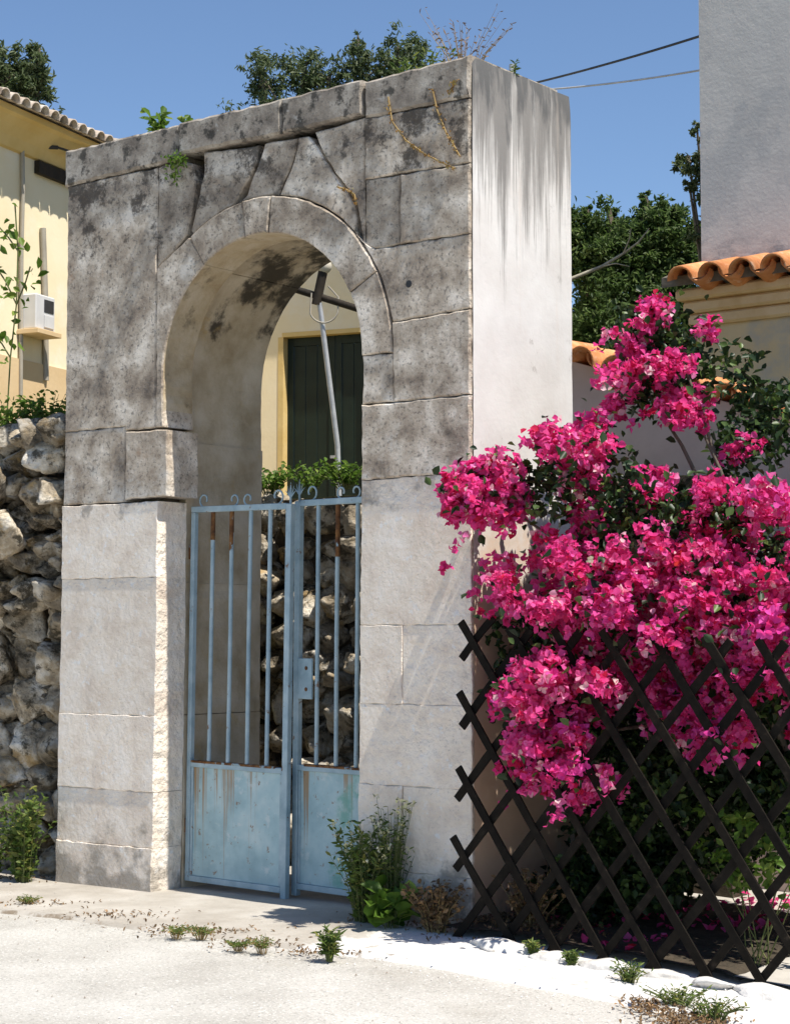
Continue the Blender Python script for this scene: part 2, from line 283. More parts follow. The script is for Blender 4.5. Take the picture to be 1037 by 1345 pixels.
M['bougain_leaf'] = leafmat('bougainvillea_leaf', [(0.0, (0.008, 0.018, 0.007)), (0.6, (0.022, 0.048, 0.014)), (1.0, (0.11, 0.17, 0.04))], trans=0.22, rough=0.42)
M['lime_leaf'] = leafmat('bright_leaf', [(0.0, (0.06, 0.12, 0.015)), (0.6, (0.12, 0.22, 0.03)), (1.0, (0.25, 0.34, 0.06))], trans=0.45)
M['weed'] = leafmat('weed_leaf', [(0.0, (0.055, 0.10, 0.02)), (0.6, (0.14, 0.21, 0.045)), (1.0, (0.34, 0.33, 0.09))], trans=0.45)
M['dry'] = leafmat('dry_leaf', [(0.0, (0.10, 0.06, 0.03)), (0.6, (0.22, 0.14, 0.07)), (1.0, (0.38, 0.22, 0.10))], trans=0.2)
M['orange_dry'] = leafmat('orange_dry_leaf', [(0.0, (0.20, 0.11, 0.035)), (0.6, (0.36, 0.20, 0.055)), (1.0, (0.30, 0.26, 0.09))], trans=0.2)
M['bract'] = leafmat('magenta_bract', [(0.0, (0.52, 0.016, 0.08)), (0.22, (0.74, 0.055, 0.31)), (0.75, (0.80, 0.13, 0.46)), (0.92, (0.86, 0.30, 0.58)), (1.0, (0.90, 0.68, 0.70))], trans=0.47, tcol=(0.84, 0.05, 0.27), rough=0.65, objvar=0.12, spec=0.15)
M['petal_white'] = leafmat('pale_petal', [(0.0, (0.7, 0.68, 0.55)), (1.0, (0.8, 0.75, 0.35))], trans=0.3)

# ------------------------------------------------------------------ foliage helper
def rand_dirs(n):
    v = rng.normal(size=(n, 3)); return v / np.linalg.norm(v, axis=1)[:, None]
def leaves(name, cen, size, m, parent=None, ratio=0.45, up=0.3, rnd=None, dirs=None, fold=0.25):
    cen = np.asarray(cen, float); n = len(cen)
    size = np.broadcast_to(np.asarray(size, float), (n,)) * rng.uniform(0.7, 1.3, n)
    t = rand_dirs(n) if dirs is None else np.asarray(dirs, float) + rand_dirs(n) * 0.35
    t[:, 2] += up * 0.0; t /= np.linalg.norm(t, axis=1)[:, None]
    r = rand_dirs(n); r[:, 2] += up * 2; b = np.cross(t, r); b /= np.linalg.norm(b, axis=1)[:, None] + 1e-9
    nn = np.cross(b, t); L = size[:, None]; W = L * ratio
    v = np.empty((n, 6, 3))
    v[:, 0] = cen - t * L * 0.5
    v[:, 1] = cen - t * L * 0.08 + b * W * 0.5 + nn * W * fold
    v[:, 2] = cen + t * L * 0.26 + b * W * 0.34 + nn * W * fold * 0.6
    v[:, 3] = cen + t * L * 0.5 - nn * L * 0.08
    v[:, 4] = cen + t * L * 0.26 - b * W * 0.34 + nn * W * fold * 0.6
    v[:, 5] = cen - t * L * 0.08 - b * W * 0.5 + nn * W * fold
    base = (np.arange(n) * 6)[:, None]
    f = np.concatenate([base + np.array([0, 1, 2, 3]), base + np.array([0, 3, 4, 5])], axis=1).reshape(-1, 4)
    me = bpy.data.meshes.new(name); me.vertices.add(n * 6); me.vertices.foreach_set('co', v.reshape(-1))
    me.loops.add(f.size); me.loops.foreach_set('vertex_index', f.reshape(-1).astype(np.int32))
    me.polygons.add(len(f)); me.polygons.foreach_set('loop_start', (np.arange(len(f)) * 4).astype(np.int32))
    me.update(calc_edges=True)
    a = me.attributes.new('rnd', 'FLOAT', 'POINT')
    rv = np.clip(rng.normal(0.5, 0.27, n), 0, 1) if rnd is None else np.asarray(rnd)
    a.data.foreach_set('value', np.repeat(rv, 6).astype(np.float32))
    me.materials.append(m)
    return link(name, me, parent)
def blob_points(c, r, n, clumps, tight=0.16, shell=0.55):
    """n leaf positions in an uneven ellipsoid made of many small clumps"""
    c = np.array(c, float); r = np.array(r, float)
    d = rand_dirs(clumps); k = rng.uniform(shell, 1.05, clumps) ** 0.8
    cc = c + d * r * k[:, None] * rng.uniform(0.75, 1.12, (clumps, 1))
    i = rng.integers(0, clumps, n); sp = rng.uniform(0.5, 1.4, clumps)
    return cc[i] + rng.normal(size=(n, 3)) * (r.mean() * tight) * sp[i][:, None] * np.array([1, 1, 0.75])
def copy_to(src, name, parent, loc, rot, sc):
    o = bpy.data.objects.new(name, src); C.objects.link(o); o.parent = parent
    o.location = loc; o.rotation_euler = rot; o.scale = sc; return o

# ================================================================== SETTING
def sheet(name, xs, ys, zf, m, thick=None):
    mb = MB(); nx, ny = len(xs), len(ys)
    vs = [(x, y, zf(x, y)) for y in ys for x in xs]
    fs = [(j * nx + i, j * nx + i + 1, (j + 1) * nx + i + 1, (j + 1) * nx + i) for j in range(ny - 1) for i in range(nx - 1)]
    mb.add(vs, fs, True); o = mb.build(name, m); return o
lin = lambda a, b, n: [a + (b - a) * i / n for i in range(n + 1)]
tag(sheet('ground', lin(-300, 300, 6), lin(-300, 300, 6), lambda x, y: -1.4, M['terrace']), kind='structure')
def road_edge(x): return -0.98 - 0.10 * max(-2.5, min(2.5, x)) * 0.5 - 0.06 * math.sin(1.7 * x)
def road_z(x, y):
    d = -1.1 - y
    return ground_z(x) - 0.030 - 0.02 * min(max(d, 0), 3) + 0.006 * mnoise.noise((x * 0.9, y * 0.9, 0))
tag(sheet('road', lin(-16, 14, 150), lin(-16, -0.55, 90), road_z, M['road']), kind='structure')
# concrete apron between road and gate, with a worn irregular front edge
mb = MB(); xs = lin(-9, 9, 240); ys = lin(0, 1, 22); vs = []
for t in ys:
    for x in xs:
        e = -1.02 + 0.02 * x + 0.05 * mnoise.noise((x * 1.6, 3, 0)) + 0.02 * mnoise.noise((x * 7, 1, 0))
        y = e + (1.6 - e) * t ** 1.25
        z = ground_z(x) + 0.004 * mnoise.noise((x * 2, y * 2, 5)) + (0.0 if t > 0 else -0.06) - 0.012 * max(0, -y)
        vs.append((x, y, z))
nx = len(xs); fs = [(j * nx + i, j * nx + i + 1, (j + 1) * nx + i + 1, (j + 1) * nx + i) for j in range(22) for i in range(nx - 1)]
mb.add(vs, fs, True); tag(mb.build('pavement', M['concrete']), kind='structure')
# patio behind the trellis
tag(sheet('patio', lin(0.25, 9, 40), lin(-0.22, 9, 30), lambda x, y: ground_z(x) + 0.03 + 0.004 * mnoise.noise((x, y, 2)), M['patio']), kind='structure')
tag(sheet('planting_bed', lin(-0.02, 1.75, 20), lin(-0.24, 1.6, 16), lambda x, y: ground_z(x) + 0.045 + 0.02 * mnoise.noise((x * 4, y * 4, 7)) - (0.03 if x > 1.7 else 0), M['earth']), kind='structure')
# raised terrace the house stands on
mb = MB(); poly = [(-60, 0.75), (-3.2, 0.75), (-3.2, 2.0), (0.25, 2.0), (0.25, 2.8), (40, 2.9), (40, 80), (-60, 80)]
n = len(poly); mb.add([(x, y, -1) for x, y in poly] + [(x, y, 2.62 if x < 0.3 else 1.2) for x, y in poly],
    [tuple(range(n, 2 * n))] + [(i, (i + 1) % n, n + (i + 1) % n, n + i) for i in range(n)])
tag(mb.build('terrace', M['terrace']), kind='structure')

# ================================================================== STONE GATE
gate = empty('stone_gate', (-1.65, 0.5, 0))
tag(gate, 'tall weathered limestone gateway with round arch and whitewashed lower piers', 'gateway')
GI = Matrix.Translation(-gate.location)
def gpart(o): o.location = -gate.location; return o
TOP = 4.876; AC = (-1.60, 3.25); RI, RO = 0.815, 1.045
XJU = -2.405; XJL = -2.447; XR = -0.782; XL = -3.325; ZS = 2.48     # upper/lower left jamb, right jamb, left end, top of whitewash

def rough_poly(poly, seg=0.05, j=0.0028, gap=0.003):
    out = []; n = len(poly)
    for i in range(n):
        a, b = Vector(poly[i]), Vector(poly[(i + 1) % n]); k = max(1, int((b - a).length / seg))
        for q in range(k):
            p = a.lerp(b, q / k); s_ = j if q else j * 0.6
            out.append((p.x + random.uniform(-s_, s_), p.y + random.uniform(-s_, s_)))
    A = sum(out[i][0] * out[(i+1) % len(out)][1] - out[(i+1) % len(out)][0] * out[i][1] for i in range(len(out)))
    if A < 0: out = out[::-1]
    m_ = len(out); res = []
    for i in range(m_):
        p0, p1, p2 = Vector(out[i-1]), Vector(out[i]), Vector(out[(i+1) % m_])
        e = (p2 - p0).normalized(); res.append((p1.x - e.y * gap, p1.y + e.x * gap))
    return res
def stone(poly, y0=0.0, depth=0.26, m='stone', name='stone_block', ch=0.009, gap=0.003, j=0.0045):
    mb = MB(); mb.prism(rough_poly(poly, gap=gap, j=j), y0, depth, ch)
    o = mb.build(name, M[m], gate)
    if name == 'voussoir':                       # underside faces in tan stone, warm bounce light put into the colour
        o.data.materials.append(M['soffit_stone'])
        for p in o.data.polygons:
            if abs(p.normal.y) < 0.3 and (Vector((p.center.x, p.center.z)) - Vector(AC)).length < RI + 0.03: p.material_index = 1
    return gpart(o)
def P_(*pts): return [XZ(*p) for p in pts]
def arc(r, a0, a1, n=10): return [(AC[0] + r * math.cos(RAD(a0 + (a1 - a0) * i / n)), AC[1] + r * math.sin(RAD(a0 + (a1 - a0) * i / n))) for i in range(n + 1)]
zf = lambda px, py: XZ(px, py)[1]
# --- coping slabs over the arch (slightly proud)
xa, xb, xc = XZ(237, 180)[0], XZ(372, 150)[0], XZ(477, 130)[0]
cb = zf(150, 226)
ZC = 4.635
stone([(XL - 0.02, ZC - 0.02), (xa, ZC), (xa, TOP - 0.01), (XL - 0.02, TOP - 0.015)], -0.016, 0.9, 'cap', 'coping_stone', 0.016)
stone([(xa, ZC + 0.03), (xb, ZC + 0.02), (xb, TOP), (xa, TOP - 0.005)], -0.022, 0.9, 'cap', 'coping_stone', 0.016)
stone([(xb, ZC + 0.02), (xc, ZC + 0.03), (xc, TOP + 0.004), (xb, TOP)], -0.020, 0.9, 'cap', 'coping_stone', 0.014)
stone(P_((480, 156), (616, 128)) + [(0.0, zf(619, 127)), (0.0, TOP + 0.006), (xc + 0.012, TOP - 0.01)], -0.012, 0.9, 'cap', 'coping_stone', 0.014)
# --- right pier, upper (dark) courses
x0 = -0.0
def rz(py): return zf(620, py)
stone([(xc+.012, zf(480,156)), (x0, zf(619,128)), (x0, zf(619,213)), (xc+.012, zf(480,236))], -0.004)
xm = XZ(525, 280)[0]
stone([(xc+.012, zf(480,236)), (xm, zf(525,229)), (xm, zf(525,321))] + [XZ(492, 327)] + [XZ(479, 322)], 0.002)
stone([(xm, zf(525,229)), (x0, zf(619,213)), (x0, zf(619,306)), (xm, zf(525,321))], -0.006)
g_right = arc(RO + 0.004, 43, 14, 8)
stone([XZ(492, 327), (xm, zf(525,321)), (x0, zf(619,306)), (x0, zf(619,405))] + [XZ(515, 423)] + g_right[::-1], -0.002)
xk = XZ(517, 470)[0]
stone([XZ(515, 423), (x0, zf(619,405)), (x0, zf(619,518)), (xk, zf(517,528))], -0.008)
stone([(XR, zf(475,467)), (xk, zf(516,463)), (xk, zf(517,528)), (XR, zf(475,532))], 0.0)
stone([(XR, zf(475,532)), (x0, zf(619,518)), (x0, zf(619,620)), (XR, zf(475,631))], -0.010)
# --- right pier, whitewashed courses
W = dict(m='white_stone', ch=0.004, gap=0.0008)
z1 = zf(475, 631); z2 = 1.665; z3 = 1.215; z4 = 0.755
stone([(XR - .005, z1), (x0, zf(619,620)), (x0, z2), (XR - .012, z2)], 0.0, **W)
xq = XZ(528, 870)[0]
stone([(XR - .012, z2), (xq, z2), (xq, z3), (XR - .015, z3)], -0.002, **W)
stone([(xq, z2), (x0, z2), (x0, z3), (xq, z3)], 0.003, **W)
stone([(XR - .015, z3), (x0, z3), (x0, z4), (XR - .02, z4)], -0.001, **W)
stone([(XR - .02, z4), (xq, z4), (xq, -0.05), (XR - .03, -0.05)], -0.005, **W)
stone([(xq + .006, z4), (x0, z4), (x0, 0.27), (xq + .006, 0.27)], 0.0, **W)
stone([(xq + .006, 0.27), (x0, 0.27), (x0, -0.12), (xq + .006, -0.12)], -0.006, **W)
# --- archivolt
for a0, a1, y in ((123.5, 97, -0.012), (97, 84, -0.016), (84, 27, -0.010), (27, 0, -0.006)):
    inn = arc(RI, a0, a1, 10)
    if a1 == 0: inn = inn + [(XR, zf(475, 467))]
    out = arc(RO, a1, a0, 10)
    if a1 == 0: out = [(xk, zf(516, 463))] + out
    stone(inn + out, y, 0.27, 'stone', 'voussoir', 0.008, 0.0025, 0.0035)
xs1 = -2.478
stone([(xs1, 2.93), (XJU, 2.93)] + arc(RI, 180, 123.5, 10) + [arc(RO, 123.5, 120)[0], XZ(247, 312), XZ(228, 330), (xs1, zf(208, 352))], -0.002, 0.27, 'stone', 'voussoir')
# --- spandrel stones with open cracks between them
zc = ZC + 0.002
stone([(xs1, zf(208, 352)), XZ(228, 330), XZ(245, 308), XZ(252, 270), XZ(257, 240), XZ(252, 214), (xa, zc), (xs1, zc - .015)], 0.004)
def ringpt(px, py):
    x, z = XZ(px, py); a = math.atan2(z - AC[1], x - AC[0]); return (AC[0] + (RO + .004) * math.cos(a), AC[1] + (RO + .004) * math.sin(a)), math.degrees(a)
def span(left, right):
    (l, la), (r, ra) = ringpt(*left[-1]), ringpt(*right[-1])
    return [XZ(*p) for p in left[:-1]] + arc(RO + 0.004, la, ra, 6) + [XZ(*p) for p in right[:-1][::-1]]
stone(span([(266, 199), (265, 232), (256, 268), (249, 302), (255, 314)], [(338, 190), (336, 212), (324, 236), (308, 273)]), 0.010)
stone(span([(345, 187), (339, 208), (326, 240), (322, 255), (309, 272)], [(390, 180), (383, 210), (371, 236), (364, 257)]), 0.014)
stone(span([(391, 180), (385, 210), (373, 238), (366, 257)], [(404, 178), (421, 202), (442, 236), (465, 268), (473, 306)]), 0.006)
stone([XZ(412, 174), XZ(423, 200), XZ(445, 235), XZ(467, 266), XZ(476, 318), XZ(479, 322), (xc + .010, zc - .03), (xc + 0.01, zc + .02)], 0.002)
# --- left pier, upper
xp = XZ(164, 610)[0]; xi = XZ(221, 610)[0]
stone([(XL, 4.62), (xs1, 4.62), (xs1, 2.93), (xp, 2.93), (xp, 2.96), (XL, 2.96)], 0.0, gap=0.0012)
stone([(XL, 2.96), (xp, 2.96), (xp, ZS - 0.01), (XL - 0.01, ZS - 0.01)], 0.002, gap=0.0012)
stone([(xp + .008, 2.925), (xi, 2.915), (xi, ZS + 0.01), (xp + .008, ZS)], -0.009, 0.27, 'stone', 'impost', 0.008)
# --- left pier, whitewashed; a tapering, worn arris at the jamb
xw = XZ(98, 800)[0] + 0.03
stone([(XL - .012, ZS - .015), (XJL, ZS - .02), (XJL, ZS - .06), (XJL - .004, 1.98), (XL - .014, 1.98)], -0.004, **W)
stone([(XL - .014, 1.98), (XJL - .004, 1.98), (XJL - .012, 1.10), (XL - .025, 1.10)], 0.0, **W)
stone([(XL - .025, 1.10), (XJL - .012, 1.10), (XJL - .02, 0.62), (XL - .03, 0.62)], -0.003, **W)
stone([(XL - .03, 0.62), (XJL - .02, 0.62), (XJL - .026, 0.27), (XL - .034, 0.27)], 0.002, **W)
stone([(XL - .034, 0.27), (XJL - .026, 0.27), (XJL - .03, -0.06), (XL - .037, -0.06)], -0.006, **W)
# --- core masonry behind the facing, rear reveals and vault
def portal(out_l, out_r, ztop, jl, jr, r, zb=-0.1):
    return [(out_l, zb), (jl, zb), (jl, AC[1])] + arc(r, 180, 0, 24)[0:] + [(jr, AC[1]), (jr, zb), (out_r, zb), (out_r, ztop), (out_l, ztop)]
mb = MB(); mb.prism(portal(XL + .03, -0.03, 4.6, -2.52, -0.72, 0.90)[::-1], 0.13, 0.265, 0.001); gpart(mb.build('mortar_core', M['mortar'], gate))
mb = MB(); mb.box((XL + 0.02, 0.009, -0.1), (-2.52, 0.128, 2.3)); gpart(mb.build('mortar_bed', M['lime_mortar'], gate))
mb = MB(); mb.box((-0.72, 0.009, -0.1), (-0.03, 0.128, 2.3)); gpart(mb.build('mortar_bed', M['lime_mortar'], gate))
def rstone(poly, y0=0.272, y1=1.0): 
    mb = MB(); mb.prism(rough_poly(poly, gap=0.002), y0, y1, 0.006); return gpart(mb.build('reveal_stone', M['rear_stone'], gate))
JL, JR = -2.47, -0.70
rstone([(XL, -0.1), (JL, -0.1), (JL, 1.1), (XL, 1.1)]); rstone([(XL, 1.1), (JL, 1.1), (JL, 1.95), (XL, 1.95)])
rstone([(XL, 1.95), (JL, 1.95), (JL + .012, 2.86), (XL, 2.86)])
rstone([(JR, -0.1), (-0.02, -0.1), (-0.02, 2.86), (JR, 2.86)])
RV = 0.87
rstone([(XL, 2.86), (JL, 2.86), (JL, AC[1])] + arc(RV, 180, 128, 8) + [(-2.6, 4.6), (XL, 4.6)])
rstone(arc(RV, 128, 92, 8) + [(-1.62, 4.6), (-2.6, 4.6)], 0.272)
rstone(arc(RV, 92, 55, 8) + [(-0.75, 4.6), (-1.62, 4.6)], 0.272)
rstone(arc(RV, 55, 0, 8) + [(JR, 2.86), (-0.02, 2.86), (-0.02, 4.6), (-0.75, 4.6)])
# --- smooth plaster on the right-hand flank (slightly uneven sheet)
mb = MB(); ny, nz = 14, 60; vs = []
for i in range(nz + 1):
    for k in range(ny + 1):
        y = 0.012 + (1.035 - 0.012) * k / ny; z = -0.12 + (TOP - 0.002 + 0.12) * i / nz
        edge = 0.006 * (k in (0, ny)) + 0.01 * (i == nz)
        vs.append((0.012 - edge + 0.004 * mnoise.noise((y * 2.5, z * 2.5, 9)), y + (0.011 * abs(mnoise.noise((z * 7, 1, k))) * (1 if k == 0 else -1) if k in (0, ny) else 0), z + (0.008 * mnoise.noise((y * 5, 4, 0)) if i == nz else 0)))
nn = ny + 1; fs = [(i * nn + k, i * nn + k + 1, (i + 1) * nn + k + 1, (i + 1) * nn + k) for i in range(nz) for k in range(ny)]
mb.add(vs, fs, True); mb.box((-0.022, 0.03, -0.1), (-0.004, 1.02, TOP - 0.02)); gpart(mb.build('plaster_face', M['plaster'], gate))
mb = MB(); mb.box((XL, 0.9, 4.6), (-0.03, 1.02, TOP - 0.02)); gpart(mb.build('rear_coping', M['cap'], gate))
# bolt hole
mb = MB(); hx, hz = XZ(537, 373); mb.tube([(hx, -0.004, hz), (hx, 0.03, hz)], 0.022, 10); gpart(mb.build('bolt_hole', M['cable'], gate))

# ================================================================== IRON GATE LEAVES
def leaf_gate(name, label, hinge_x, width, sgn, yaw, lean, bars, lock):
    """local x runs from the hinge towards the meeting stile"""
    root = empty(name, (hinge_x, 0.30, 0.0)); root.rotation_euler = (0, lean, yaw)
    tag(root, label, 'gate', 'two leaves of the blue iron gate')
    B = M['blue']; W_ = width * sgn
    def bx(nm, xa_, xb_, ya_, yb_, za_, zb_, m=B, c=0.003, par=root):
        xa_, xb_ = sorted((xa_ * sgn, xb_ * sgn)); mb = MB(); mb.cbox((xa_, ya_, za_), (xb_, yb_, zb_), c); return mb.build(nm, m, par)
    bx('hinge_stile', 0, 0.034, -0.018, 0.018, 0.045, 2.40)
    bx('meeting_stile', width - 0.045, width, -0.02, 0.02, 0.005, 2.435)
    bx('top_rail', 0.0, width - 0.046, -0.019, 0.019, 2.402, 2.44)
    mr = bx('middle_rail', 0.036, width - 0.046, -0.019, 0.019, 0.770, 0.806)
    bx('rust_crust', 0.036, width - 0.10, -0.022, 0.021, 0.797, 0.813, M['rust'], 0.004, mr)
    bx('bottom_rail', 0.036, width - 0.046, -0.019, 0.019, 0.045, 0.082)
    p = bx('sheet_panel', 0.036, width - 0.046, -0.004, 0.004, 0.083, 0.769, M['panel'], 0.001)
    bx('panel_strip', 0.036, 0.056, -0.012, -0.0045, 0.084, 0.768, B, 0.002, p); bx('panel_strip', width - 0.066, width - 0.047, -0.012, -0.0045, 0.084, 0.768, B, 0.002, p)
    for i in range(bars):
        x = 0.017 + (width - 0.04) * (i + 1) / (bars + 1) * 1.0
        mb = MB(); k = sgn * x; mb.tube([(k, 0, 0.807), (k + 0.004 * math.sin(i * 2.1), 0, 1.6), (k, 0, 2.402)], 0.0138, 8)
        b = mb.build('bar', B, root)
        if i in (0, 1, 2) and (i + int(lock)) % 3 != 2:
            mb = MB(); mb.tube([(k, -0.001, 2.402 - 0.18 - 0.07 * i), (k, -0.001, 2.40)], 0.0148, 8); mb.build('rust_patch', M['rust'], b)
    # scrolls along the top rail
    def scroll(cx, r, flip):
        pts = []
        for q in range(19):
            a = RAD(-90 + 300 * q / 18); rr = r * (1 - 0.5 * q / 18); pts.append((sgn * cx + flip * rr * math.cos(a), 0, 2.44 + r + rr * math.sin(a) - 0.004))
        mb = MB(); mb.tube(pts, 0.006, 6); mb.build('scroll', B, root)
    for cx, r, fl in [(0.10, 0.045, -1), (width * 0.42, 0.04, 1), (width * 0.56, 0.04, -1), (width - 0.13, 0.05, 1)]: scroll(cx, r, fl)
    mb = MB(); x = sgn * (width - 0.022)
    mb.tube([(x, 0, 2.435), (x, 0, 2.53), (x, 0, 2.57)], [0.008, 0.006, 0.001], 6)
    for a in (-55, -28, 28, 55):
        mb.tube([(x, 0, 2.47), (x + 0.03 * math.sin(RAD(a)), 0, 2.50), (x + 0.055 * math.sin(RAD(a)), 0, 2.47 + 0.085 * math.cos(RAD(a)))], [0.004, 0.004, 0.001], 5)
    mb.build('finial', B, root)
    if lock:
        lp = bx('lock_plate', width - 0.165, width - 0.0455, -0.024, -0.006, 1.21, 1.46, B, 0.003)
        for zz in (1.40, 1.27):
            mb = MB(); mb.tube([(sgn * (width - 0.12), -0.0255, zz), (sgn * (width - 0.12), -0.0235, zz)], 0.013, 8); mb.build('keyhole', M['rust'], lp)
    for zz in (0.35, 2.1): bx('hinge', -0.022, 0.004, -0.014, 0.014, zz, zz + 0.09, M['rust'])
    return root
leaf_gate('gate_leaf', 'left blue iron gate leaf, closed, rust streaks on its wide lower sheet panel', -2.465, 0.87, 1, RAD(-1.0), RAD(0.9), 4, False)
leaf_gate('gate_leaf', 'right blue iron gate leaf carrying the lock plate, green stained lower panel', -0.745, 0.885, -1, RAD(-5), RAD(0.5), 4, True)

# ================================================================== RUBBLE WALLS
def rubble_mesh(seed):
    bm = bmesh.new(); bmesh.ops.create_icosphere(bm, subdivisions=4, radius=1.0); r = random.Random(seed)
    pl = [(Vector((r.uniform(-1, 1), r.uniform(-1, 1), r.uniform(-1, 1))).normalized(), r.uniform(0.52, 0.80)) for _ in range(15)]
    off = Vector((seed * 3.3, seed * 1.7, 0))
    for v in bm.verts:
        d = v.co.normalized(); k = 1.0
        for nrm, h in pl:
            q = d.dot(nrm)
            if q > 0: k = min(k, h / q)
        k *= 1.12 + 0.10 * mnoise.noise(d * 1.9 + off) - 0.10 * abs(mnoise.noise(d * 3.2 + off)) + 0.05 * mnoise.noise(d * 6 + off) - 0.06 * abs(mnoise.noise(d * 12 + off))
        v.co = d * k
    me = bpy.data.meshes.new('rubble'); bm.to_mesh(me); bm.free()
    me.polygons.foreach_set('use_smooth', [True] * len(me.polygons)); me.materials.append(M['rubble']); return me
RUB = [rubble_mesh(i) for i in range(12)]
def rubble_wall(root, x0, x1, zb, zt, yf, hmin, hmax, jut=0.06):
    z = zb; cnt = 0
    while z < zt:
        h = random.uniform(hmin, hmax); x = x0 - random.uniform(0, 0.2)
        while x < x1:
            w_ = h * random.uniform(0.9, 1.7); cx = x + w_ / 2
            if cx < x1 + 0.1:
                hz = h * random.uniform(0.85, 1.15)
                loc = Vector((cx, yf(cx, z) + random.uniform(-jut, jut), z + h / 2 + random.uniform(-.03, .03)))
                copy_to(random.choice(RUB), 'stone', root, loc - root.location, (random.uniform(-.35, .35), random.uniform(-.3, .3) + random.choice((0, math.pi)), random.uniform(-.4, .4)), (w_ * 0.60, random.uniform(0.16, 0.26), hz * 0.62)); cnt += 1
            x += w_ * 0.93
        z += h * 0.88
    return cnt
# behind the opening
rw = empty('rubble_wall', (-2.0, 1.8, 0)); tag(rw, 'dry rubble retaining wall seen through the blue gate bars', 'wall')
rubble_wall(rw, -3.5, -0.55, 0.0, 2.6, lambda x, z: 1.86 + 0.05 * z, 0.09, 0.13, 0.02) if False else None
rubble_wall(rw, -3.5, -0.6, -0.05, 2.52, lambda x, z: 1.75 + 0.05 * z, 0.15, 0.30, 0.08)
mb = MB(); mb.box((-3.4, 1.86, -0.1), (0.6, 2.05, 2.6)); o = mb.build('earth_fill', M['earth'], rw); o.location = -rw.location
# left of the gate: big pale boulders above, darker stones set back below
rl = empty('rubble_wall', (-4.2, 0.4, 0)); tag(rl, 'rough boulder wall beside the gate\'s left pier, pale sunlit boulders over darker stones', 'wall')
def yleft(x, z): return 0.34 if z < 1.7 else (-0.10 if z < 2.5 else 0.14)
rubble_wall(rl, -5.6, -3.42, -0.05, 1.65, yleft, 0.18, 0.34, 0.07)
rubble_wall(rl, -5.6, -3.78, 1.72, 2.45, yleft, 0.32, 0.46, 0.05)
rubble_wall(rl, -5.6, -3.5, 2.5, 3.0, yleft, 0.14, 0.24, 0.05)
rubble_wall(rl, -4.6, -3.46, 0.0, 2.6, lambda x, z: max(yleft(x, z), .1) + .12, 0.09, 0.15, 0.02)
mb = MB(); mb.box((-5.6, 0.46, -0.1), (-3.36, 0.75, 2.75)); o = mb.build('earth_fill', M['earth'], rl); o.location = -rl.location

# ================================================================== HOUSE BEHIND
hc = CAM + _R * -2.34 + _H * 20.7; HR = RAD(15)
house = empty('cream_house', (hc.x, hc.y, 2.6), HR); tag(house, 'cream plastered house on the terrace with tiled eave and dark green shutters', 'house')
HM = Matrix.Translation(house.location) @ Matrix.Rotation(HR, 4, 'Z'); HMi = HM.inverted()
def house_w2(px, py):                           # point on the camera-facing wing wall (local y = 0)
    o = HMi @ CAM; d = HMi.to_3x3() @ ray(px, py); return o + d * (-o.y / d.y)
def house_w1(px, py):                           # point on the side wing wall (local x = 0)
    o = HMi @ CAM; d = HMi.to_3x3() @ ray(px, py); return o + d * ((WX - o.x) / d.x)
EZ = 6.42 - 2.6; WX = 0.06
a = house_w2(371, 443); b = house_w2(474, 437); wx0, wx1, wz1 = a.x, a.x + 1.15, a.z; wz0 = -0.4
mb = MB()      # wing facing the street, with a real opening
mb.box((WX + .001, 0, -0.6), (wx0, 0.35, EZ)).box((wx1, 0, -0.6), (2.9, 0.35, EZ)).box((wx0, 0, wz1), (wx1, 0.35, EZ)).box((2.7, 0.352, -0.6), (2.9, 2.8, EZ))
mb.build('wall', M['cream'], house)
mb = MB(); mb.box((-5, -6.5, -0.6), (WX, 2.8, EZ)); mb.build('wall', M['cream'], house)
pz = house_w1(60, 480).z
mb = MB(); mb.box((WX + 0.0025, -6.5, -0.6), (WX + 0.02, -0.01, pz)); mb.build('plinth', M['plinth'], house)
win = MB(); t = 0.03
win.box((wx0 - 0.001, -0.012, wz1 - 0.002), (wx1 + 0.02, 0.16, wz1 + 0.045)); win.box((wx0 - 0.05, -0.006, wz0), (wx0 + 0.012, 0.16, wz1)); win.box((wx1 - 0.012, -0.006, wz0), (wx1 + 0.05, 0.16, wz1))
wo_ = win.build('window_surround', M['ochre'], house)
mid = (wx0 + wx1) / 2
for xa_, xb_ in ((wx0 + .013, mid - .004), (mid + .004, wx1 - .013)):
    sh = MB(); y0 = 0.10
    sh.box((xa_, y0, wz0), (xa_ + .07, y0 + .04, wz1 - .003)); sh.box((xb_ - .07, y0, wz0), (xb_, y0 + .04, wz1 - .003)); sh.box((xa_ + .071, y0, wz1 - .09), (xb_ - .071, y0 + .04, wz1 - .003))
    so_ = sh.build('shutter', M['shutter'], house)
    for b_ in range(3):
        wd = (xb_ - xa_ - .146) / 3; q0 = xa_ + .073 + b_ * wd
        mb = MB(); mb.cbox((q0 + .002, y0 + .012, wz0), (q0 + wd - .002, y0 + .03, wz1 - .092), .004); mb.build('board', M['shutter'], so_)
mb = MB(); mb.box((mid - .05, 0.085, 0.9), (mid + .06, 0.098, 0.93)); mb.build('shutter_latch', M['pole'], house)
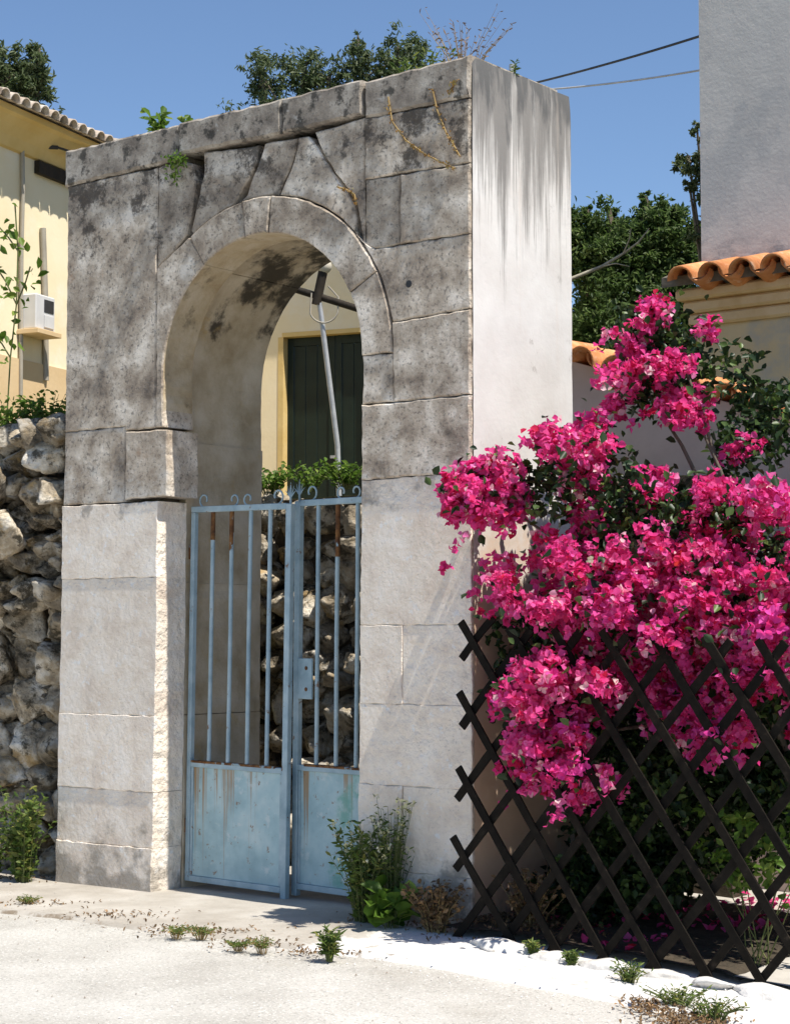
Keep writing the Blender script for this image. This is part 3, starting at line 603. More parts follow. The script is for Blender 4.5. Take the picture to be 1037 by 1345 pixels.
# cornice (cove) and roof of the side wing
mb = MB(); prof = [(WX, EZ - 0.26), (WX + .04, EZ - 0.25), (WX + .09, EZ - 0.16), (WX + .16, EZ - 0.08), (WX + .22, EZ - 0.03), (0.33, EZ - 0.01), (0.34, EZ + 0.04), (WX, EZ + 0.04)]
n = len(prof); mb.add([(x, -6.6, z) for x, z in prof] + [(x, 0.2, z) for x, z in prof], [tuple(range(n)), tuple(range(2 * n - 1, n - 1, -1))] + [(i, n + i, n + (i + 1) % n, (i + 1) % n) for i in range(n)])
mb.build('cornice', M['ochre'], house)
mb = MB(); mb.add([(0.42, -6.7, EZ + 0.042), (0.42, 0.3, EZ + 0.042), (-2.5, 0.3, EZ + 0.85), (-2.5, -6.7, EZ + 0.85), (-5.4, -6.7, EZ), (-5.4, 0.3, EZ)], [(0, 1, 2, 3), (3, 2, 5, 4)])
mb.add([(0.1, -0.35, EZ + .042), (3.0, -0.35, EZ + .042), (3.0, 1.5, EZ + .5), (0.1, 1.5, EZ + .5), (3.0, 3.1, EZ), (-5.4, 3.1, EZ), (-5.4, 1.5, EZ + .5)], [(0, 1, 2, 3), (3, 2, 4, 5, 6)])
roof = mb.build('roof', M['old_tile'], house)
def half_tile(L_, r0, r1, th=0.014, n=8):       # barrel tile: open half cone with thickness, axis along +y from its lower mouth
    mb = MB(); vs = []
    for rr, ll in ((r0, 0), (r1, L_)):
        for q in (0, th):
            for i in range(n + 1):
                a_ = math.pi * i / n; vs.append(((rr - q) * math.cos(a_), ll, (rr - q) * math.sin(a_)))
    m_ = n + 1; fs = []
    for i in range(n):
        fs += [(i, i + 1, 2*m_ + i + 1, 2*m_ + i), (m_ + i + 1, m_ + i, 3*m_ + i, 3*m_ + i + 1), (i + 1, i, m_ + i, m_ + i + 1), (2*m_ + i, 2*m_ + i + 1, 3*m_ + i + 1, 3*m_ + i)]
    mb.add(vs, fs, True); return mb.mesh('roof_tile')
OT = half_tile(0.45, 0.078, 0.064); OT.materials.append(M['old_tile'])
y = -6.6
while y < 0.2:
    for row in range(2):
        d = 0.40 * row
        o = copy_to(OT, 'tile', roof, (0.46 - d * 0.963, y + random.uniform(-.008, .008), EZ + 0.03 + d * 0.277 + 0.012 * row), (0, 0, 0), (1, 1, 1))
        o.rotation_euler = (RAD(15.5), 0, RAD(90))
        o.location.z += random.uniform(-.008, .008)
    y += 0.16
# dark slot and pipework on the side wing
def w1part(name, pts, r, m, off=0.03):
    mb = MB(); mb.tube([house_w1(*p) + Vector((off, 0, 0)) for p in pts], r, 6); return mb.build(name, m, house)
w1part('cable', [(0, 160), (16, 166), (26, 182), (27, 250), (25, 330), (24, 520)], 0.022, M['pipe'])
w1part('cable', [(0, 160), (25, 168), (42, 180), (47, 195)], 0.012, M['cable'])
w1part('drain_pipe', [(53, 300), (56, 390), (57, 500)], 0.03, M['pipe'])
p0, p1 = house_w1(45, 218), house_w1(98, 228)
mb = MB(); mb.box((WX + 0.003, p0.y, p0.z - .07), (WX + 0.06, p1.y + .4, p0.z + .05)); mb.build('dark_slot_box', M['dark_wood'], house)  # raised dark box stands in for the dark slot in the wall
mb = MB(); q = house_w1(48, 193); mb.tube([q, q + Vector((0.18, 0.1, 0))], 0.02, 6); mb.tube([q + Vector((.18, .1, 0)), q + Vector((.3, 1.6, .04))], 0.012, 6); mb.build('cable_bracket', M['cable'], house)
# electricity meter box on the wall
q = house_w1(38, 415); qb = house_w1(38, 436); qt = house_w1(38, 390)
mt = empty('meter_box', HM @ Vector((WX, q.y, qb.z)), HR); tag(mt, 'grey white electricity meter box fixed to the cream house wall', 'meter box')
hh = qt.z - qb.z
mb = MB(); mb.cbox((0.004, -0.16, 0), (0.19, 0.16, hh), 0.012); mb.build('case', M['white_metal'], mt)
mb = MB(); mb.cbox((0.191, -0.03, hh * .52), (0.196, 0.13, hh * .88), 0.002); mb.build('meter_glass', M['dark_glass'], mt)
mb = MB(); mb.cbox((0.191, -0.03, hh * .08), (0.2, 0.13, hh * .44), 0.003); mb.build('cover', M['white_metal'], mt)
mb = MB(); mb.cbox((0.004, -0.2, -0.05), (0.24, 0.2, -0.004), 0.004); mb.build('bracket', M['plinth'], mt)

# ================================================================== LEANING POLE WITH CROSSBAR, behind the arch
pb = at_d(446, 640, 15.6); pole = empty('leaning_pole', (pb.x, pb.y, 2.6)); tag(pole, 'leaning grey metal pole with dark crossbar and old lamp globe behind the arch', 'pole')
def pl(px, py, dz=0.0): return at_d(px, py, 15.6 + dz) - pole.location
mb = MB(); mb.tube([(0, 0, 0.0), pl(443, 585), pl(421, 410), pl(419, 398)], 0.022, 8); mb.build('shaft', M['pole'], pole)
mb = MB(); mb.tube([pl(415, 400), pl(424, 356)], 0.040, 7); mb.build('post_head', M['dark_wood'], pole)
mb = MB(); mb.tube([pl(350, 367, .1), pl(382, 378, .06), pl(520, 421, -.1)], 0.030, 7); mb.build('crossbar', M['dark_wood'], pole)
mb = MB(); c_ = pl(426, 350); rr = 0.062
rings = []
for i in range(9):
    a_ = math.pi * i / 8; rings.append((c_ + Vector((0, 0, -rr * math.cos(a_))), max(0.004, rr * math.sin(a_))))
mb.tube([p for p, r in rings], [r for p, r in rings], 14); mb.build('lamp_globe', M['globe'], pole)
mb = MB(); pts = [pl(409, 385, .0)]
for i in range(13):
    a_ = RAD(200 + 150 * i / 12); pts.append(pl(425 + 19 * math.cos(a_), 405 - 19 * math.sin(a_), -.03))
pts.append(pl(444, 390)); pts.append(pl(431, 376)); mb.tube(pts, 0.007, 6); mb.build('cable_loop', M['pipe'], pole)

# ================================================================== RIGHT-HAND BUILDING AND GARDEN WALL
BY = 5.0
bl = at_y(920, 300, BY); rb = empty('grey_building', (bl.x, BY, 0)); tag(rb, 'tall grey rendered building with a tiled string course over tan wall', 'building')
zt0 = at_y(960, 350, BY - .3).z; xl_ = at_y(905, 420, BY - .05).x
def rpart(mb, name, m): o = mb.build(name, m, rb); o.location = -rb.location; return o
mb = MB(); mb.box((bl.x, BY, zt0 - 0.1), (bl.x + 7, BY + 6, 10.5)); rpart(mb, 'upper_wall', M['grey_wall'])
mb = MB(); mb.box((bl.x - 0.02, BY - 0.05, -0.5), (bl.x + 7, BY + 5.9, zt0 - 0.102)); rpart(mb, 'lower_wall', M['tan_wall'])
for i, (dz0, dz1, out) in enumerate(((-0.40, -0.30, 0.05), (-0.298, -0.20, 0.09), (-0.198, -0.105, 0.15))):
    mb = MB(); mb.cbox((bl.x - 0.05 - out * .6, BY - 0.05 - out, zt0 + dz0), (bl.x + 7, BY - 0.051, zt0 + dz1), 0.02); rpart(mb, 'moulding', M['moulding'])
mb = MB(); mb.add([(bl.x - .2, BY - .3, zt0 - .02), (bl.x + 7, BY - .3, zt0 - .02), (bl.x + 7, BY + .01, zt0 + .1), (bl.x - .2, BY + .01, zt0 + .1), (bl.x - .2, BY - .3, zt0 - .1), (bl.x + 7, BY - .3, zt0 - .1)], [(0, 1, 2, 3), (4, 5, 1, 0)])
rpart(mb, 'tile_bed', M['mortar'])
CT = half_tile(0.50, 0.115, 0.095, 0.018, 10); CT.materials.append(M['tile'])
x = bl.x + 0.04; zt0 -= 0.05
while x < bl.x + 3.5:
    o = copy_to(CT, 'tile', rb, Vector((x, BY - 0.42, zt0 - 0.03)) - rb.location, (RAD(16), random.uniform(-.04, .04), random.uniform(-.05, .05)), (1, 1, 1)); x += 0.27
    o = copy_to(CT, 'tile', rb, Vector((x - .135, BY - 0.36, zt0 + 0.05)) - rb.location, (RAD(16), math.pi + random.uniform(-.04, .04), 0), (0.9, .9, .9))
# garden wall with raked tile coping
GY = 2.35
ga, gb = at_y(752, 475, GY), at_y(1000, 540, GY); sl = (gb.z - ga.z) / (gb.x - ga.x)
gw = empty('garden_wall', (ga.x, GY, 0)); tag(gw, 'pinkish rendered garden wall with sloping orange tile coping behind the bougainvillea', 'wall')
xl, xr = ga.x - 0.5, ga.x + 4.2; zz = lambda x: ga.z + sl * (x - ga.x)
mb = MB(); mb.prism([(xl, -.5), (xr, -.5), (xr, zz(xr)), (xl, zz(xl))], GY, GY + 0.3, 0.004); o = mb.build('wall_body', M['pink_wall'], gw); o.location = -gw.location
x = xl + 0.1; i = 0
while x < xr:
    copy_to(CT, 'tile', gw, Vector((x, GY - 0.13, zz(x) + 0.012)) - gw.location, (RAD(4), random.uniform(-.05, .05) + math.atan(-sl), random.uniform(-.04, .04)), (1, 1.1, 1))
    copy_to(CT, 'tile', gw, Vector((x + .135, GY - 0.11, zz(x + .135) + 0.085)) - gw.location, (RAD(4), math.pi + math.atan(-sl), 0), (0.85, 1.05, .7)); x += 0.27
# overhead cables
ca, cb_ = at_y(920, 47, BY + .4), at_y(920, 92, BY + .4)
far = HM @ Vector((4.1, 0.3, EZ + 0.7))
def cable(name, label, a_, b_, sag, r, m):
    mb = MB(); pts = [a_.lerp(b_, i / 14) - Vector((0, 0, sag * 4 * (i / 14) * (1 - i / 14))) for i in range(15)]
    o = mb.tube(pts, r, 6).build(name, m); tag(o, label, 'cable'); return o
far1 = at_d(672, 116, 19.6); far2 = at_d(672, 120, 19.6)
cable('overhead_cable', 'dark overhead cable running up to the grey building', far1, ca, 0.02, 0.011, M['cable'])
cable('overhead_cable', 'pale overhead cable running to the grey building below the dark one', far2, cb_, 0.03, 0.009, M['grey_cable'])
mb = MB(); mb.tube([HMi @ Vector((far1.x, far1.y, 5.6)), HMi @ (far1 + Vector((0, 0, .25)))], 0.03, 6); mb.build('service_mast', M['pole'], house)

# ================================================================== TRELLIS
TY = -0.27; tb = -0.02
tr = empty('trellis', (1.2, TY, ground_z(1.2))); tag(tr, 'dark brown expanding lath trellis holding back the bougainvillea', 'trellis')
tilt = RAD(3.0); HW, HH = 0.146, 0.190; NX, NZ = 22, 8        # half diamond width/height, counts in half pitches
ox, oz = 0.21, 1.57
def tp(i, k, dy=0.0):                           # node i half-pitches right, k half-pitches down
    x = i * HW; z = -k * HH; c_, s_ = math.cos(tilt), math.sin(tilt)
    return Vector((ox + x * c_ + z * s_, TY + dy, oz - x * s_ + z * c_))
def slat(i0, k0, i1, k1, dy):
    a_, b_ = tp(i0, k0, dy), tp(i1, k1, dy); d = (b_ - a_).normalized(); e0 = 0.115 + random.uniform(-.015, .015)
    j_ = Vector((random.uniform(-.006, .006), random.uniform(-.004, .004), random.uniform(-.006, .006)))
    pa, pb_ = a_ - d * e0 + j_, b_ + d * e0 - j_; n_ = max(3, int((pb_ - pa).length / .14)); v = d.cross(Vector((0, 1, 0))).normalized(); ph = random.uniform(0, 6.3)
    mb = MB(); vs = []; wv = random.uniform(.040, .047)
    for q in range(n_ + 1):                     # slightly bowed, unevenly sawn lath
        p = pa.lerp(pb_, q / n_) + v * .005 * math.sin(ph + 2.7 * q / n_) + Vector((0, .003 * math.sin(ph * 2 + 5 * q / n_), 0)); h_ = wv * .5 + random.uniform(-.0015, .0015)
        vs += [p - v * h_ - Vector((0, .0065, 0)), p + v * h_ - Vector((0, .0065, 0)), p + v * h_ + Vector((0, .0065, 0)), p - v * h_ + Vector((0, .0065, 0))]
    fs = [(0, 1, 2, 3), tuple(range(4 * n_ + 3, 4 * n_ - 1, -1))] + [(4 * q + k, 4 * q + 4 + k, 4 * q + 4 + (k + 1) % 4, 4 * q + (k + 1) % 4) for q in range(n_) for k in range(4)]
    mb.add(vs, fs); o = mb.build('slat', M['trellis'], tr); o.location = -tr.location
for s_ in range(-NZ, NX + 1, 2):                # "\" slats, front layer: i - k = s
    i0 = max(0, s_); k0 = i0 - s_; k1 = min(NZ, NX - s_); i1 = s_ + k1
    if k1 - k0 >= 1: slat(i0, k0, i1, k1, -0.008)
for s_ in range(0, NX + NZ + 1, 2):             # "/" slats, back layer: i + k = s
    k0 = min(NZ, s_); i0 = s_ - k0; i1 = min(NX, s_); k1 = s_ - i1
    if i1 - i0 >= 1: slat(i0, k0, i1, k1, 0.0085)
slat(-0.1, 0.1, 0.3, -0.3, 0.0085)
for i in (20,):
    p = tp(i, 0); mb = MB(); mb.cbox((p.x - .02, TY + .02, ground_z(p.x) - .05), (p.x + .02, TY + .06, 1.4), .003); o = mb.build('post', M['trellis'], tr); o.location = -tr.location

# whitewashed kerb stones under the trellis
x = 0.30; KM = [rubble_mesh(40 + i) for i in range(5)]
for me in KM: me.materials.clear(); me.materials.append(M['kerb_white']); me.polygons.foreach_set('use_smooth', [True] * len(me.polygons))
kerb = empty('kerb', (0.3, -0.4, 0)); tag(kerb, kind='structure')
while x < 5:
    L_ = random.uniform(0.20, 0.42); cx = x + L_ / 2
    copy_to(random.choice(KM), 'kerb_stone', kerb, Vector((cx, -0.36 + random.uniform(-.03, .03), ground_z(cx) - 0.02)) - kerb.location, (random.uniform(-.15, .15), random.uniform(-.1, .1), random.uniform(-.2, .2)), (L_ * 0.60, random.uniform(.11, .15), random.uniform(.045, .075)))
    x += L_ * 0.97

# ================================================================== BOUGAINVILLEA
bv = empty('bougainvillea', (1.6, 0.5, ground_z(1.6))); tag(bv, 'large bougainvillea covered in magenta blossom spilling over the trellis', 'bougainvillea')
def to_bv(v): return np.asarray(v, float) - np.array(bv.location)
def bract_cluster(seed, R_=0.105, nf=26):
    r = np.random.default_rng(seed); V = []; Fc = []; rn = []
    d = r.normal(size=(nf, 3)); d /= np.linalg.norm(d, axis=1)[:, None]; d[:, 2] = np.abs(d[:, 2]) * 0.9 - 0.25 * r.random(nf); 
    for q in range(nf):
        ax = d[q] / np.linalg.norm(d[q]); c = ax * R_ * r.uniform(0.35, 1.0); u = np.cross(ax, r.normal(size=3)); u /= np.linalg.norm(u); v_ = np.cross(ax, u); L_ = r.uniform(0.028, 0.042); base_r = r.normal(0.5, 0.2)
        n0 = len(V); V += [np.zeros(3), u * .002, c + u * .002, c]; Fc.append((n0, n0 + 1, n0 + 2, n0 + 3)); rn += [.2] * 4
        for k in range(3):
            a_ = 2 * math.pi * k / 3 + r.uniform(-.3, .3); e = u * math.cos(a_) + v_ * math.sin(a_); op = r.uniform(0.25, 0.8)
            tdir = e * math.cos(op) + ax * math.sin(op); side = np.cross(ax, e); nn_ = np.cross(side, tdir); W_ = L_ * r.uniform(0.36, 0.48)
            n0 = len(V)
            V += [c, c + tdir * L_ * .35 + side * W_ - nn_ * W_ * .3, c + tdir * L_ * .75 + side * W_ * .75 - nn_ * W_ * .1, c + tdir * L_ * 1.05 + nn_ * L_ * r.uniform(-.25, .1), c + tdir * L_ * .75 - side * W_ * .75 - nn_ * W_ * .1, c + tdir * L_ * .35 - side * W_ - nn_ * W_ * .3]
            Fc += [(n0, n0 + 1, n0 + 2, n0 + 3), (n0, n0 + 3, n0 + 4, n0 + 5)]; rn += [min(1, max(0, base_r + r.normal(0, .15)))] * 6
    me = bpy.data.meshes.new('flower_cluster'); me.from_pydata([tuple(v) for v in V], [], Fc)
    a_ = me.attributes.new('rnd', 'FLOAT', 'POINT'); a_.data.foreach_set('value', np.array(rn, np.float32)); me.materials.append(M['bract']); me.update(); return me
BC = [bract_cluster(100 + i) for i in range(10)]
FL = [ # px, py, rx, ry, count, Y range
 (640,655,58,36,17,-.42,-.12),(650,618,34,14,3,-.35,-.2),(612,655,22,22,4,-.4,-.25),(765,588,42,36,11,-.2,.25),(713,586,22,10,2,-.2,0),
 (836,484,36,32,8,.3,.7),(862,420,26,22,5,.4,.8),(902,535,22,30,6,.3,.7),(884,468,22,16,3,.3,.7),(925,425,8,12,1,.4,.6),(822,530,22,18,3,.3,.6),
 (745,775,95,62,26,-.5,.1),(880,745,95,40,12,-.2,.35),(965,685,75,50,17,-.1,.5),(850,815,120,50,24,-.35,.15),(985,790,60,75,18,-.3,.4),(1060,760,60,110,13,-.2,.5),(810,650,75,45,9,-.1,.4),
 (690,915,58,62,20,-.52,-.1),(715,1000,52,48,16,-.48,-.1),(785,1045,28,26,4,-.3,.0),(765,900,60,50,11,-.4,.1),
 (850,910,60,42,12,-.15,.3),(945,945,46,52,15,-.20,.2),(1010,860,40,52,9,-.18,.25),(920,870,40,30,6,-.16,.2),(1090,900,50,60,6,-.15,.3),(960,605,8,8,1,.6,.8)]
pts_fl = []; fl_s = []
for px, py, rx, ry, n_, y0, y1 in FL:
    for _ in range(n_):
        a_ = random.uniform(0, 2 * math.pi); q = math.sqrt(random.random())
        p = at_y(px + rx * q * math.cos(a_), py + ry * q * math.sin(a_), random.uniform(y0, y1) * (1 if q < .7 else .8)); pts_fl.append(p)
        s_ = random.uniform(0.72, 1.2) * (0.72 if y0 >= .3 else 1); fl_s.append(s_)
        copy_to(random.choice(BC), 'flower_cluster', bv, p - bv.location, (random.uniform(-.6, .6), random.uniform(-.6, .6), random.uniform(0, 6.28)), (s_, s_, s_ * random.uniform(.75, 1)))
pf = np.array([tuple(p) for p in pts_fl]); fs_ = np.repeat(np.array(fl_s), 7); pf = np.repeat(pf, 7, axis=0); pf = pf + rand_dirs(len(pf)) * rng.uniform(.04, .135, (len(pf), 1)) * fs_[:, None]
spr = []                                        # loose sprays reaching out of the mass
for _ in range(46):
    p0 = np.array(tuple(random.choice(pts_fl))); d0 = np.array([random.uniform(-1, 1), random.uniform(-.9, .3), random.uniform(-.4, .9)]); d0 /= np.linalg.norm(d0)
    for k in range(5): spr.append(p0 + d0 * (.08 + .05 * k) + np.array([0, 0, -.012 * k * k]) + rng.normal(size=3) * .012)
pf = np.concatenate([pf, np.array(spr)]); sh = np.clip(rng.normal(.5, .28, len(pf)), 0, 1); pf = np.repeat(pf, 9, axis=0); sh = np.repeat(sh, 9); o = leaves('blossom', to_bv(pf + rng.normal(size=pf.shape) * .016), .040, M['bract'], bv, ratio=.85, up=.4, rnd=np.clip(sh + rng.normal(0, .12, len(sh)), 0, 1)); o['kind'] = 'stuff'
LV = [(790,1175,90,35,1800,.25,1.0),(960,1010,90,50,1600,.3,.8),(840,1040,60,60,1300,.1,.7),(820,670,90,50,900,-.1,.6),(700,640,60,30,350,-.3,.1),(760,600,60,30,250,0,.4),(870,480,60,70,800,.4,.9),(850,440,40,40,300,.5,.9),(930,500,60,30,180,.5,.9),(970,470,25,12,60,.5,.7),
      (985,590,55,30,350,.7,1.3),(1010,540,45,30,450,.9,1.5),(880,880,180,120,3200,.2,1.0),(960,740,110,90,1500,.2,.9),(720,860,90,120,1100,.05,.7),(890,1070,150,85,4200,.4,1.5),(1050,980,90,140,2800,.4,1.6),(820,1150,90,40,1500,.4,1.2),(790,990,60,70,700,.2,.8),(1100,780,60,130,1200,.2,1.0),(1180,930,90,190,4000,.6,1.6),(1290,930,80,200,2500,.7,1.6)]  # rightmost lobes are unseen leaves, added to shade the lower foliage
pc = []
for px, py, rx, ry, n_, y0, y1 in LV:
    k = max(6, n_ // 18); cs = []
    for _ in range(k):
        a_ = random.uniform(0, 6.283); q = math.sqrt(random.random()); cs.append(at_y(px + rx * q * math.cos(a_), py + ry * q * math.sin(a_), random.uniform(y0, y1)))
    cs = np.array([tuple(c) for c in cs]); pc.append(cs[rng.integers(0, k, n_)] + rng.normal(size=(n_, 3)) * .045)
ex = np.repeat(np.array([tuple(p) for p in pts_fl]), 4, axis=0); pc.append(ex + rng.normal(size=ex.shape) * .075 + np.array([.01, -.05, .01]))
pc = np.concatenate(pc); pc = pc[pc[:, 2] > ground_z(2) + .1]; pc[:, 0] = np.maximum(pc[:, 0], 0.06 + 0 * pc[:, 0]) 
o = leaves('foliage', to_bv(pc), 0.055, M['bougain_leaf'], bv, ratio=0.68, up=0.5); o['kind'] = 'stuff'
# woody stems
base = Vector((1.75, 0.75, ground_z(1.75)))
mb = MB(); mb.tube([base, base + Vector((-.1, -.05, .5)), base + Vector((-.05, -.1, 1.0))], [.06, .05, .04], 8); o = mb.build('trunk', M['bark'], bv); o.location = -bv.location
for tx, ty, Y in ((640,650,-.2),(760,590,.1),(840,500,.5),(875,420,.6),(900,700,.1),(985,760,.1),(700,900,.05),(720,1000,.05),(860,820,0),(945,930,0),(905,530,.5)):
    e = at_y(tx, ty, Y); s0 = base + Vector((-.08, -.08, random.uniform(.6, 1.0))); md = s0.lerp(e, .5) + Vector((0, .05, .22))
    mb = MB(); mb.tube([s0, s0.lerp(md, .5) + Vector((0, 0, .08)), md, md.lerp(e, .5) + Vector((0, 0, .06)), e], [.024, .019, .015, .010, .005], 6); o = mb.build('branch', M['bark'], bv); o.location = -bv.location
# yellow-green shrub glimpsed through the trellis
def shrub(name, label, cat, base_, pts, size, m, ratio=.6, stems=4, group=None, extra=None):
    r_ = empty(name, base_); tag(r_, label, cat, group); b_ = np.array(tuple(base_))
    o_ = leaves('foliage', pts - b_, size, m, r_, ratio=ratio)
    mb = MB(); top = pts[rng.integers(0, len(pts), stems)]
    for t_ in top:
        e_ = Vector(t_) - Vector(base_); mb.tube([(random.gauss(0, .06), random.gauss(0, .03), -.02), e_ * .5 + Vector((0, 0, .05)), e_], [.004, .003, .002], 5)
    mb.build('stems', M['stem'], r_); return r_
c = at_y(990, 1115, 0.12)
shrub('garden_shrub', 'yellow green leafy shrub glimpsed through the trellis below the blossom', 'shrub', (c.x, c.y, ground_z(c.x) + .03), blob_points((c.x + .05, c.y, c.z), (.38, .13, .30), 330, 40, .14), .06, M['lime_leaf'], .55, 10)

# fallen bracts on the patio
pp = []
for px, py, rx, ry, n_ in ((860,1212,60,12,60),(960,1218,50,10,60),(1010,1196,40,6,40),(850,1245,60,14,25),(760,1230,60,12,14),(700,1210,60,10,10)):
    for _ in range(n_):
        g_ = at_z(px + random.gauss(0, rx * .6), py + random.gauss(0, ry * .6), ground_z(1.5) + .04); 
        if g_.x > 0.3 and g_.y > -.2: pp.append((g_.x, g_.y, ground_z(g_.x) + .045 + random.uniform(0, .02)))
o = leaves('fallen_petals', pp, .05, M['bract'], None, ratio=.8, up=2); tag(o, 'magenta bracts fallen on the patio behind the trellis', 'petals', kind='stuff')

# ================================================================== TREES BEHIND
def tree(name, label, base_, blobs, m, size, ratio, bark='bark', trunk=.16, group='trees behind the house'):
    r_ = empty(name, base_); tag(r_, label, 'tree', group); b_ = np.array(tuple(base_)); P0 = []
    for c_, rad, n_, cl in blobs: P0.append(blob_points(c_, rad, n_, cl, .12, .3))
    allp = np.concatenate(P0); leaves('crown', allp - b_, size, m, r_, ratio=ratio)
    mean = np.mean([b[0] for b in blobs], axis=0); fork = Vector((b_[0] * .6 + mean[0] * .4, b_[1] * .6 + mean[1] * .4, b_[2] + (mean[2] - b_[2]) * .5)) - Vector(base_)
    mb = MB(); mb.tube([(0, 0, -.1), fork * .5 + Vector((.08, 0, 0)), fork], [trunk, trunk * .8, trunk * .62], 9); mb.build('trunk', M[bark], r_)
    mb = MB()
    for c_, rad, n_, cl in blobs:
        e_ = Vector(c_) - Vector(base_); mb.tube([fork * .96, fork.lerp(e_, .5) + Vector((0, 0, .15)), e_, e_ + Vector((0, 0, rad[2] * .6))], [trunk * .5, trunk * .34, trunk * .2, .012], 6)
        for _ in range(6):
            q = Vector(allp[rng.integers(0, len(allp))] - b_)
            if (q - e_).length < max(rad) * 1.1: mb.tube([e_, e_.lerp(q, .5) + Vector((0, 0, .06)), q], [.03, .02, .008], 5)
    mb.build('limbs', M[bark], r_); return r_
def bl_(px, py, dep, rx, ry, n_, cl):            # crown lobe: place, half sizes in pixels at that distance
    c_ = at_d(px, py, dep); k = dep / FPX; return (tuple(c_), (rx * k, rx * k, ry * k), n_, cl)
g0 = lambda px, dep, z: (at_d(px, 700, dep).x, at_d(px, 700, dep).y, z)
tree('olive_tree', 'olive tree crown rising above the left part of the gate coping', g0(385, 30, 2.6), [bl_(345,105,30,34,48,1100,60), bl_(398,100,30,40,40,1400,70), bl_(376,160,30,72,45,2600,80), bl_(430,120,30,30,36,700,40)], M['olive'], .10, .28)
tree('olive_tree', 'olive tree crown behind the dry weeds on top of the right pier', g0(500, 30, 2.6), [bl_(464,88,30,30,40,1000,50), bl_(522,84,30,48,42,1800,80), bl_(495,140,30,75,40,2400,70), bl_(470,58,30,10,20,90,8), bl_(560,110,30,30,30,500,30)], M['olive'], .10, .28)
tree('olive_tree', 'dark tree crown standing behind the house eave at the left', g0(30, 27, 2.6), [bl_(40,100,27,36,40,1900,70), bl_(5,110,27,40,45,1800,60), bl_(20,165,27,60,50,2400,60), bl_(52,75,27,14,20,160,12)], M['olive'], .105, .3)
tree('evergreen_tree', 'dense dark green tree between the gate flank and the grey building', g0(800, 22, 1.2), [bl_(790,335,22,55,62,6500,120), bl_(850,315,22,48,56,5600,110), bl_(760,315,22,30,45,2400,60), bl_(800,285,22,10,22,160,8), bl_(848,268,22,12,20,180,8), bl_(870,275,22,10,24,160,8), bl_(772,285,22,8,18,110,6), bl_(820,420,22,95,80,15000,150), bl_(890,340,22,40,70,7000,80), bl_(780,460,22,70,60,8000,80), bl_(880,450,22,60,70,8000,80)], M['dark_leaf'], .078, .36, trunk=.2)
tree('olive_tree', 'thin olive sprays beside the edge of the grey building', g0(960, 20, 1.2), [bl_(905,215,20,22,18,420,26), bl_(915,172,20,10,14,160,10), bl_(950,220,20,50,70,1500,30), bl_(905,245,20,14,10,200,8), bl_(940,290,20,40,40,900,20)], M['olive'], .075, .3, trunk=.06)
mb = MB(); mb.tube([at_d(735, 372, 19.5), at_d(790, 350, 19.5), at_d(818, 333, 19.5), at_d(838, 318, 19.4), at_d(852, 300, 19.4)], [.022, .018, .014, .010, .005], 6); mb.tube([at_d(818, 333, 19.5), at_d(826, 314, 19.4), at_d(828, 300, 19.4)], [.010, .007, .004], 5); mb.tube([at_d(790, 350, 19.5), at_d(808, 346, 19.4), at_d(826, 350, 19.4)], [.010, .007, .004], 5)
o = mb.build('bare_branch', M['pale_bark']); tag(o, 'pale bare branch slanting across the dark green tree', 'branch')

# ================================================================== SMALL PLANTS
def weed(name, label, base_, n, h, spread, lsize, m, per=9, ratio=.4, stem='stem', group=None, flower=None, lean=(0, 0), cat='weed', r0=.004):
    b_ = Vector(base_); r_ = empty(name, b_); tag(r_, label, cat, group); mb = MB(); L_ = []; D_ = []; fl = []
    for i in range(n):
        a_ = random.uniform(0, 6.283); hh_ = h * random.uniform(.55, 1.05); sp = spread * random.uniform(.2, 1)
        e_ = Vector((math.cos(a_) * sp + lean[0] * hh_, math.sin(a_) * sp * .7 + lean[1] * hh_, hh_)); s_ = Vector((e_.x * .25, e_.y * .25, 0))
        m1 = s_.lerp(e_, .5) + Vector((-e_.x * .15, -e_.y * .15, .02 * h)); mb.tube([s_ + Vector((0, 0, -.02)), m1, e_], [r0, r0 * .7, r0 * .3], 4)
        for k in range(per):
            f_ = (k + 1) / per; p = s_.lerp(m1, f_ * 2) if f_ < .5 else m1.lerp(e_, f_ * 2 - 1); q = random.uniform(0, 6.283)
            d_ = Vector((math.cos(q), math.sin(q), random.uniform(-.1, .8))); L_.append(tuple(p + d_ * lsize * .45)); D_.append(tuple(d_.normalized()))
        if flower and random.random() < .7: fl += [tuple(e_ + Vector((random.gauss(0, .008), random.gauss(0, .008), random.gauss(0, .008)))) for _ in range(4)]
    mb.build('stems', M[stem], r_); leaves('leaves', L_, lsize, m, r_, ratio=ratio, dirs=D_)
    if fl: leaves('flowers', fl, .022, M[flower], r_, ratio=.8)['kind'] = 'stuff'
    return r_
def gz(px, py): p = at_z(px, py, 0.0); return (p.x, p.y, ground_z(p.x) - .005)
weed('leafy_weed', 'bushy bright green weed at the foot of the gate\'s left pier and boulder wall', (at_z(62, 1154).x, -0.15, 0), 56, .58, .22, .055, M['weed'], 14, .45)
weed('leafy_weed', 'low green growth at the base of the boulder wall', (at_z(8, 1150).x, -0.12, 0), 22, .30, .22, .05, M['weed'], 10, .45)
weed('flowering_weed', 'tall straggly flowering weed growing against the gate\'s right pier', (-.64, -.15, 0), 72, .56, .25, .045, M['weed'], 16, .34, flower='petal_white')
weed('flowering_weed', 'tall thin dry stemmed weed leaning on the right pier joint', (-.48, -.10, 0), 40, .68, .18, .035, M['weed'], 14, .25, flower='petal_white')
weed('broadleaf_weed', 'low broad leaved weed in front of the right pier', (-.38, -.24, 0), 12, .20, .20, .12, M['lime_leaf'], 5, .6)
